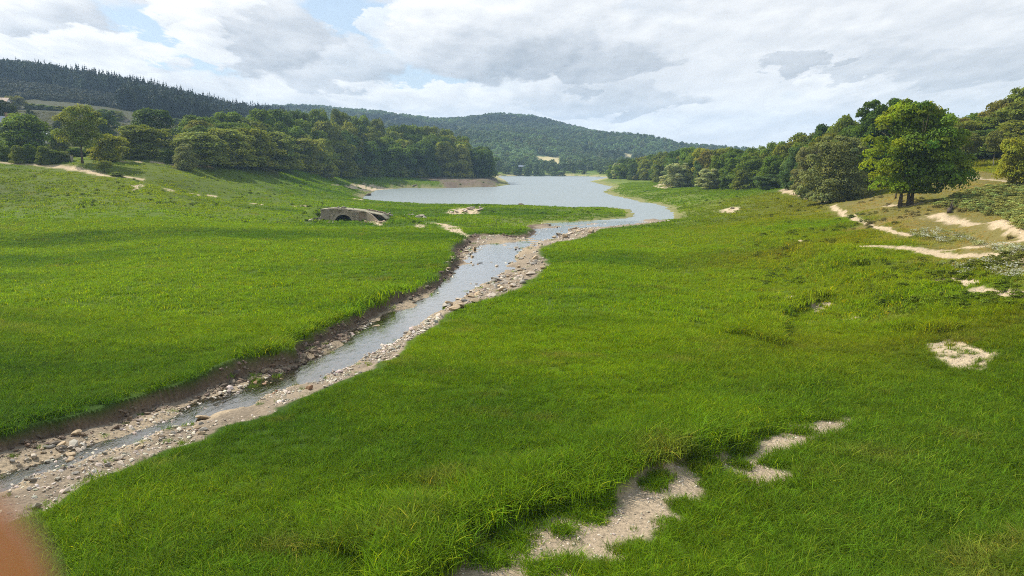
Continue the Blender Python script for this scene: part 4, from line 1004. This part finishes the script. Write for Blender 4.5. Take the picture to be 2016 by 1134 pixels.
while x < xr + 1.2:
    wd = random.uniform(.35, .7); z = np.interp(x + wd / 2, [p[0] for p in prof], [p[1] for p in prof])
    if random.random() < .74:
        b = MB(); b.box((x + wd / 2, .08, z + .10), (wd - .05, random.uniform(.35, .6), random.uniform(.10, .30)), random.uniform(-.14, .14), random.uniform(-.12, .12)); b.obj('coping_stone', M_VOUS, br_, bevel=.03)
    x += wd
b = MB()
for x in np.arange(xr + .8, xr + 4.0, .42):
    z = np.interp(x, [p[0] for p in prof], [p[1] for p in prof]); b.box((x, D - .3, z * .5 + .1), (.38, .6, z + .5), random.uniform(-.1, .1))
b.obj('back_wall', M_MASON, br_)
for px_, dz, s in ((668, .1, .45), (674, .1, .6), (684, .1, .7), (688, .1, .5), (704, 0, .4)):
    xx = bx_(px_); wv_ = Matrix.Rotation(by, 3, 'Z') @ Vector((xx, 1.0, 2.25 + dz * .3 - .05 * max(0, xx))) + Vector((BP[0], BP[1], BP[2] - .32))
    stone(0, 0, s, 'grey', 'loose grey stone lying on the deck of the old bridge', 'loose stones on the bridge', .2, tuple(wv_))
for k_, (x_, y_) in enumerate(((648,439),(656,440),(663,441),(712,440),(720,439),(728,440),(740,438),(748,440),(755,437))):
    stone(x_, y_, random.uniform(.35, .7), random.choice(['tan', 'grey', 'tan']), 'fallen tan stone along the foot of the old bridge', 'fallen stones below the bridge', .3)
for px_ in (752, 757, 762, 767, 771):
    stone(px_, 424 + random.uniform(-3, 3), .8, random.choice(['dark', 'grey']), 'dark rubble block at the broken right end of the bridge', 'rubble at the bridge end', .4)

# ------------------------------------------------------------------ houses
M_SLATE = mat_plain('slate', (.20, .23, .28)); M_TILE = mat_plain('roof_tile', (.42, .30, .22)); M_PLAST = mat_plain('plaster', (.72, .70, .66)); M_WARM = mat_plain('warm_plaster', (.5, .44, .36))
M_GLASS = mat_plain('window_glass', (.05, .06, .07), .1); M_WOOD = mat_plain('weathered_wood', (.26, .20, .15)); M_DOOR = mat_plain('door_paint', (.16, .10, .06)); M_CHIM = mat_plain('chimney_brick', (.36, .22, .16))
def house(label, X, Y, z, L, Dp, Hw, Hr, rz, wallm, roofm, chim=True):
    o = tag(empty('house', (X, Y, z), rz), label, 'house')
    w = MB(); w.add([(-L/2,-Dp/2,-1),(L/2,-Dp/2,-1),(L/2,Dp/2,-1),(-L/2,Dp/2,-1),(-L/2,-Dp/2,Hw),(L/2,-Dp/2,Hw),(L/2,Dp/2,Hw),(-L/2,Dp/2,Hw),(-L/2,0,Hw+Hr),(L/2,0,Hw+Hr)],
                    [(3,2,1,0),(0,1,5,4),(2,3,7,6),(1,2,6,9,5),(3,0,4,8,7),(4,5,9,8),(6,7,8,9)])
    w.obj('wall', wallm, o)
    r = MB(); e = .35; k = Hr / (Dp / 2)
    for s in (-1, 1):
        a = [(-L/2-e, s*(Dp/2+e), Hw-e*k+.03), (L/2+e, s*(Dp/2+e), Hw-e*k+.03), (L/2+e, 0, Hw+Hr+.03), (-L/2-e, 0, Hw+Hr+.03)]
        r.add(a + [(p[0], p[1], p[2]+.18) for p in a], [(3,2,1,0),(4,5,6,7),(0,1,5,4),(1,2,6,5),(2,3,7,6),(3,0,4,7)])
    rf = r.obj('roof', roofm, o)
    if chim: MB().box((L*.28, 0, Hw+Hr+.45), (.6, .6, 1.1)).obj('chimney', M_CHIM, rf)
    for x in (-L*.3, L*.12, L*.34):
        f = MB().box((x, -Dp/2-.03, Hw*.58), (1.0, .1, 1.25)).obj('window', M_PLAST, o); MB().box((x, -Dp/2-.09, Hw*.58), (.8, .04, 1.05)).obj('pane', M_GLASS, f)
    MB().box((-L*.09, -Dp/2-.03, .95), (.95, .1, 2.05)).obj('door', M_DOOR, o)
def hp(px, py, Y): p = at(px, py, Y); return p[0], Y, p[2]
x, y, z = hp(-6, 262, 186); house('house with grey slate roof behind the broad green tree', x, y, z - 1.4, 8, 6, 2.6, 2.6, .5, M_WARM, M_SLATE)
x, y, z = hp(86, 255, 212); house('small white gabled house peeping out behind the broad green tree', x, y, float(gh(x, y)), 4.6, 4, 2.2, 1.2, -.2, M_PLAST, M_SLATE, False)
x, y, z = hp(4, 200, 330); house('small white house on the crest at the hill field', x, y, z - 2.6, 5, 5, 2.4, 1.6, .2, M_PLAST, M_TILE, False)
x, y, z = hp(236, 238, 345); house('long low shed with pale roof under the dark hill', x, y, z - 2.2, 9, 6, 1.6, 2.2, -.7, M_WARM, M_TILE, False)
Tc = np.linspace(.02, .5, 400); hq = hill_xyz(np.full(400, (1027 - CX) / F), Tc); hT = Tc[np.argmin(np.abs(pix(*hq)[1] - 335))]
hx, hy, hz = hill_xyz(np.array([(1027 - CX) / F]), np.array([hT])); house('small white house alone in the wood across the lake', float(hx[0]), float(hy[0]), float(hz[0]) + .4, 4.5, 4, 2.0, 1.3, .1, M_PLAST, M_SLATE, False)

# ------------------------------------------------------------------ small things
p = gdrop(142, 319); o = tag(empty('marker_post', tuple(p)), 'short pale stone post beside the earth track', 'post')
MB().box((0, 0, .6), (.42, .42, 1.3)).obj('post', M_WARM, o, bevel=.04)
MB().box((0, 0, 1.28), (.52, .52, .16)).obj('cap', M_STONE, o, bevel=.03)
def log(px0, py0, px1, py1, r0, label, bark=None):
    a, b_ = gdrop(px0, py0), gdrop(px1, py1); a = Vector(a) + Vector((0, 0, r0 * .8)); b_ = Vector(b_) + Vector((0, 0, r0 * .8))
    m = MB(); d = b_ - a; m.tube([a + d * t + Vector((0, .1 * math.sin(5 * t), .06 * math.sin(7 * t))) - a for t in np.linspace(0, 1, 7)], [r0 * (1.1 - .5 * t) for t in np.linspace(0, 1, 7)], 9)
    for t in (.35, .7):
        q0 = d * t; m.tube([q0, q0 + Vector((.1, .1, .5)), q0 + Vector((.3, .15, .8))], [r0 * .4, r0 * .3, r0 * .08], 6)
    o = m.obj('fallen_log', bark or M_PALEBARK, None, True); o.location = a; tag(o, label, 'log')
log(1678, 386, 1700, 383, .22, 'grey fallen log at the foot of the large willow'); log(1684, 381, 1694, 377, .2, 'short grey log lying behind the longer one'); log(1625, 392, 1640, 384, .2, 'bent dead branch under the large willow')
log(1868, 421, 1873, 409, .2, 'dark broken stump leaning in the brambles', M_BARK)
p = gdrop(1582, 384); r = np.random.default_rng(5); n = 420
Pp = np.stack([r.normal(0, .75, n), r.normal(0, .6, n), np.zeros(n)], -1); Pp[:, 2] = np.clip(.75 - .5 * (Pp[:, 0] ** 2 + Pp[:, 1] ** 2), 0, 1) * r.uniform(.1, 1, n)
V, Q = leaves(Pp, r.normal(size=(n, 3)) + np.array([0, 0, .8]), .28, r, .4)
o = link('brush_pile', mesh_np('brush_pile', V, Q, mat_plain('dead_leaves', (.22, .085, .045)), {})); o.location = p; tag(o, 'reddish brown heap of dead leaves beside the sandy path', 'brush pile')

# a white dog walking on the sandy path
def skin_body(name, pts, edges, mat, loc, rz, sc=1.0, root=0):
    me = bpy.data.meshes.new(name); me.from_pydata([Vector(q[0]) * sc for q in pts], edges, []); me.update(); me.materials.append(mat)
    o = link(name, me); md = o.modifiers.new('skin', 'SKIN'); md.use_smooth_shade = True; o.modifiers.new('smooth', 'SUBSURF').levels = 2; o.modifiers['smooth'].render_levels = 2
    for v, q in zip(me.skin_vertices[0].data, pts): v.radius = (q[1] * sc, q[1] * sc)
    me.skin_vertices[0].data[root].use_root = True
    o.location = loc; o.rotation_euler = (0, 0, rz); return o
dp = [((.30, 0, .56), .10), ((.05, 0, .55), .135), ((-.22, 0, .57), .155), ((-.40, 0, .66), .10), ((-.50, 0, .78), .09), ((-.60, 0, .78), .06), ((-.70, 0, .75), .04),
      ((-.24, .09, .34), .055), ((-.22, .09, .18), .035), ((-.26, .09, .03), .04), ((-.24, -.09, .34), .055), ((-.30, -.09, .18), .035), ((-.36, -.09, .03), .04),
      ((.28, .09, .38), .075), ((.38, .09, .22), .04), ((.33, .09, .03), .04), ((.28, -.09, .38), .075), ((.34, -.09, .22), .04), ((.26, -.09, .03), .04),
      ((.42, 0, .62), .04), ((.56, 0, .66), .03), ((.68, 0, .74), .02), ((-.47, .06, .86), .03), ((-.47, -.06, .86), .03)]
de = [(0, 1), (1, 2), (2, 3), (3, 4), (4, 5), (5, 6), (2, 7), (7, 8), (8, 9), (2, 10), (10, 11), (11, 12), (0, 13), (13, 14), (14, 15), (0, 16), (16, 17), (17, 18), (0, 19), (19, 20), (20, 21), (4, 22), (4, 23)]
p = gdrop(1554, 373)
o = skin_body('dog', dp, de, mat_plain('white_fur', (.78, .76, .72)), tuple(p), .15, 1.25, 1)
tag(o, 'white dog walking with raised tail on the sandy path by the wood', 'dog')

# a fingertip of the photographer, close to the lens
def mat_skin():
    m, nt, out = new_mat('skin'); t = N(nt, 'ShaderNodeTexCoord'); n1 = N(nt, 'ShaderNodeTexNoise', {'Vector': t.outputs['Object'], 'Scale': 160., 'Detail': 5.})
    c = mixc(nt, (.50, .19, .045), (.40, .13, .025), n1.outputs[0]); b = N(nt, 'ShaderNodeBump', {'Height': n1.outputs[0], 'Strength': .2, 'Distance': .0005})
    p = N(nt, 'ShaderNodeBsdfPrincipled', {'Base Color': c, 'Roughness': .5, 'Normal': b.outputs[0], 'Subsurface Weight': .35, 'Subsurface Radius': (.012, .004, .002), 'Subsurface Scale': .5}); nt.links.new(p.outputs[0], out.inputs[0]); return m
def atcam(px, py, dep):
    a = (px - CX) / F * dep; b2 = -(py - CY) / F * dep
    return Vector((a, dep * cp + b2 * sp, CAMZ - dep * sp + b2 * cp))
tip = atcam(-25, 1165, .040); mid_ = atcam(-390, 1340, .040); kn = atcam(-935, 1640, .042); b3 = atcam(-1900, 2050, .045)
fp = [((0, 0, 0), .0088), (tuple((mid_ - tip) * .45), .0092), (tuple(mid_ - tip), .0094), (tuple(kn - tip), .0098), (tuple((b3 - tip)), .0104)]
o = skin_body('finger', fp, [(0, 1), (1, 2), (2, 3), (3, 4)], mat_skin(), tuple(tip), 0, 1.0, 4)
tag(o, "blurred tip of the photographer's finger at the lens", 'finger')
d_ = (mid_ - tip).normalized(); side_ = d_.cross(Vector((0, 1, 0))).normalized(); outw = side_.cross(d_).normalized()
if outw.y < 0: outw = -outw
b = MB(); NU, NV = 7, 6; vs = []
for j in range(NV):
    for i in range(NU):
        t = i / (NU - 1) * 2 - 1; v_ = j / (NV - 1); an = t * .75
        vs.append(d_ * (.002 + .010 * v_) + side_ * math.sin(an) * .0078 + outw * (math.cos(an) * .0086 - .0006 + .0003 * v_))
b.add(vs, [(j * NU + i, j * NU + i + 1, (j + 1) * NU + i + 1, (j + 1) * NU + i) for j in range(NV - 1) for i in range(NU - 1)])
nl = b.obj('nail', mat_plain('nail', (.6, .34, .27), .3), o, True); sd_ = nl.modifiers.new('thick', 'SOLIDIFY'); sd_.thickness = .0005

# ------------------------------------------------------------------ air
hz_ = MB().box((0, 1150, 72.5), (4200, 2900, 153)).obj('haze', None) if False else None
m, ntv, out = new_mat('haze')
v = N(ntv, 'ShaderNodeVolumePrincipled', {'Color': (.50, .72, 1, 1), 'Density': HAZE, 'Anisotropy': .2}) if (HAZE := 2.3e-4) else None
ntv.links.new(v.outputs[0], out.inputs['Volume'])
o = MB().box((0, 1100, 75), (4400, 3000, 160)).obj('haze', m)
tag(o, 'thin bluish haze over the valley', 'haze', kind='stuff')
# ------------------------------------------------------------------ light, sky, air, camera
SUN = Vector((-.80, .40, .92)).normalized()
el = math.asin(SUN.z); az = math.atan2(SUN.x, SUN.y)
ld = bpy.data.lights.new('sun', 'SUN'); ld.energy = 5.; ld.angle = math.radians(.5); ld.color = (1, .95, .86)
lo = bpy.data.objects.new('sun', ld); COL.objects.link(lo)
lo.rotation_euler = SUN.to_track_quat('Z', 'Y').to_euler(); lo.location = SUN * 300
W = bpy.data.worlds.new('World'); S.world = W; W.use_nodes = True
nt = W.node_tree; nt.nodes.clear()
wout = nt.nodes.new('ShaderNodeOutputWorld')
tc = nt.nodes.new('ShaderNodeTexCoord')
sky = N(nt, 'ShaderNodeTexSky', sky_type='NISHITA', sun_disc=False, sun_elevation=el, sun_rotation=az, altitude=300., air_density=1.0, dust_density=1.4, ozone_density=1.5)
sx = N(nt, 'ShaderNodeSeparateXYZ', {0: tc.outputs['Generated']})
azm = maths(nt, 'ARCTAN2', sx.outputs[0], sx.outputs[1])
ele = maths(nt, 'ARCSINE', sx.outputs[2])
eab = maths(nt, 'ABSOLUTE', ele)
# the sky's own angles, squeezed towards the horizon, carry the noise that frays the clouds
sq = maths(nt, 'DIVIDE', 1.0, maths(nt, 'ADD', eab, .22))
nx = maths(nt, 'MULTIPLY', azm, sq); ny = maths(nt, 'MULTIPLY', maths(nt, 'LOGARITHM', maths(nt, 'ADD', eab, .22), 2.718), 2.2)
def npos(dx=0., dy=0., z=2.3):
    return N(nt, 'ShaderNodeCombineXYZ', {0: maths(nt, 'ADD', nx, dx), 1: maths(nt, 'ADD', ny, dy), 2: z}).outputs[0]
def noi(p, sc, det, rough): return N(nt, 'ShaderNodeTexNoise', {'Vector': p, 'Scale': sc, 'Detail': det, 'Roughness': rough})
wA = noi(npos(), 3.0, 4., .55); wB = noi(npos(z=9.1), 8.5, 7., .62)
sA = N(nt, 'ShaderNodeSeparateColor', {0: wA.outputs['Color']}); sB = N(nt, 'ShaderNodeSeparateColor', {0: wB.outputs['Color']})
azw = maths(nt, 'ADD', azm, maths(nt, 'ADD', maths(nt, 'MULTIPLY_ADD', sA.outputs[0], .20, -.10), maths(nt, 'MULTIPLY_ADD', sB.outputs[0], .085, -.0425)))
elw = maths(nt, 'ADD', ele, maths(nt, 'ADD', maths(nt, 'MULTIPLY_ADD', sA.outputs[1], .07, -.035), maths(nt, 'MULTIPLY_ADD', sB.outputs[1], .045, -.0225)))
# relief of the small billows, lit from the upper left
f0 = noi(npos(), 4.2, 8., .58).outputs[0]; f1 = noi(npos(.035, -.06), 4.2, 8., .58).outputs[0]
rel = maths(nt, 'SUBTRACT', f1, f0)
lrg = noi(npos(z=5.5), 1.6, 5., .5).outputs[0]
def grey(v):
    r = N(nt, 'ShaderNodeValToRGB', {0: v}); c_ = r.color_ramp
    c_.elements[0].position = 0.; c_.elements[0].color = (.28, .315, .36, 1); c_.elements[1].position = 1.; c_.elements[1].color = (.88, .88, .88, 1)
    e_ = c_.elements.new(.5); e_.color = (.555, .58, .615, 1); return r.outputs[0]
# thin general layer with blue showing through on the left
side = N(nt, 'ShaderNodeMapRange', {'Value': azm, 1: -.45, 2: .35, 3: .14, 4: .0}).outputs[0]
veil = grey(maths(nt, 'ADD', maths(nt, 'MULTIPLY', rel, .5), maths(nt, 'MULTIPLY_ADD', lrg, .8, .34)))
blue = mixc(nt, N(nt, 'ShaderNodeVectorMath', {0: sky.outputs[0], 'Scale': .10}, operation='SCALE').outputs[0], (.50, .66, .84), .5)
# clear patches (photograph pixel, size) opened in the layer; overhead about half is clear
def blob(px_, py_, rx, ry, a_=None, e_=None):
    u_, t_ = ray(px_, py_); a0 = math.atan(float(u_)); e0 = math.atan(float(t_) * math.cos(a0))
    dx = maths(nt, 'MULTIPLY_ADD', a_ or azw, F / rx, -a0 * F / rx); dy = maths(nt, 'MULTIPLY_ADD', e_ or elw, F / ry, -e0 * F / ry)
    return maths(nt, 'ADD', maths(nt, 'MULTIPLY', dx, dx), maths(nt, 'MULTIPLY', dy, dy)), dx, dy
clear = N(nt, 'ShaderNodeMapRange', {'Value': maths(nt, 'ADD', maths(nt, 'ADD', lrg, maths(nt, 'MULTIPLY', eab, .12)), N(nt, 'ShaderNodeMapRange', {'Value': eab, 1: .5, 2: .95, 3: 0., 4: .28}).outputs[0]), 1: .69, 2: .84}).outputs[0]
for g in ((275,70,110,60),(690,40,140,60),(350,100,80,40),(900,168,150,30),(745,120,120,50),(60,30,40,30),(150,110,70,26),(1290,20,60,20)):
    d2, _, _ = blob(*g)
    clear = maths(nt, 'MAXIMUM', clear, N(nt, 'ShaderNodeMapRange', {'Value': d2, 1: 1.2, 2: .35, 3: 0., 4: .85}, interpolation_type='SMOOTHSTEP').outputs[0])
colr = mixc(nt, veil, blue, clear)
# cumulus heaps: photograph pixel of the middle, half sizes, brightness of foot and of head
for px_, py_, rx, ry, lo, hi, op in ((1130,45,230,70,.42,.9,.8),(1500,45,290,60,.58,.9,.6),(1880,30,230,50,.58,.92,.6),(1850,118,190,34,.36,.62,.8),(1150,125,200,42,.22,.62,.9),(1200,195,170,26,.34,.60,.8),(1420,235,240,30,.68,.95,.7),(1000,185,120,30,.5,.95,.8),
        (1760,215,230,36,.6,.85,.7),(870,205,150,34,.62,1.0,.9),(700,200,130,28,.6,.95,.8),(480,190,200,34,.58,.92,.85),(260,165,170,44,.55,.98,.85),(620,120,170,50,.38,.8,.9),(965,85,200,75,.16,.98,.95),(865,28,90,40,.7,1.15,.9),
        (500,62,135,72,.22,.95,.95),(415,28,80,34,.75,1.15,.9),(420,85,75,32,.7,1.1,.9),(75,48,120,58,.18,1.0,.95),(215,98,95,42,.6,1.15,.95),(45,115,80,36,.45,1.05,.9),(300,90,40,14,.8,1.1,.8),(758,45,36,26,.7,1.05,.7),(1571,134,42,16,.25,.5,.8),(1640,172,56,22,.6,1.05,.85),(1330,265,260,20,.7,.95,.6)):
    d2, dx, dy = blob(px_, py_, rx, ry)
    al = N(nt, 'ShaderNodeMapRange', {'Value': d2, 1: 1.15, 2: .72, 3: 0., 4: op}, interpolation_type='SMOOTHSTEP').outputs[0]
    hgt = maths(nt, 'ADD', maths(nt, 'MULTIPLY_ADD', dy, .42 * (hi - lo), (hi + lo) / 2), maths(nt, 'MULTIPLY', dx, -.26 * (hi - lo)))
    colr = mixc(nt, colr, grey(maths(nt, 'ADD', hgt, maths(nt, 'MULTIPLY', rel, 1.0))), al)
low = N(nt, 'ShaderNodeMapRange', {'Value': eab, 1: .0, 2: .055, 3: .45, 4: .0}).outputs[0]
colr = mixc(nt, colr, (.74, .76, .79), low)
bg = N(nt, 'ShaderNodeBackground', {'Color': colr, 'Strength': 1.0})
nt.links.new(bg.outputs[0], wout.inputs[0])
W.cycles.sampling_method = 'MANUAL'; W.cycles.sample_map_resolution = 1024

cd = bpy.data.cameras.new('camera'); cam = bpy.data.objects.new('camera', cd); COL.objects.link(cam)
cd.sensor_width = 36.; cd.lens = 36. * F / 2016.; cd.clip_start = .01; cd.clip_end = 6000.
cam.location = (0, 0, CAMZ); cam.rotation_euler = (math.pi / 2 - PITCH, 0, 0)
cd.dof.use_dof = True; cd.dof.focus_distance = 70.; cd.dof.aperture_fstop = cd.lens / 2.5
S.camera = cam
S.render.engine = 'CYCLES'
c = S.cycles
c.use_denoising = False; c.sample_clamp_indirect = 4.; c.filter_width = 1.0
c.max_bounces = 6; c.diffuse_bounces = 3; c.glossy_bounces = 3; c.transmission_bounces = 4; c.transparent_max_bounces = 6; c.volume_bounces = 2
c.caustics_reflective = False; c.caustics_refractive = False
S.view_settings.view_transform = 'Standard'; S.view_settings.look = 'None'; S.view_settings.exposure = .34; S.view_settings.gamma = 1.; S.view_settings.use_curve_mapping = False
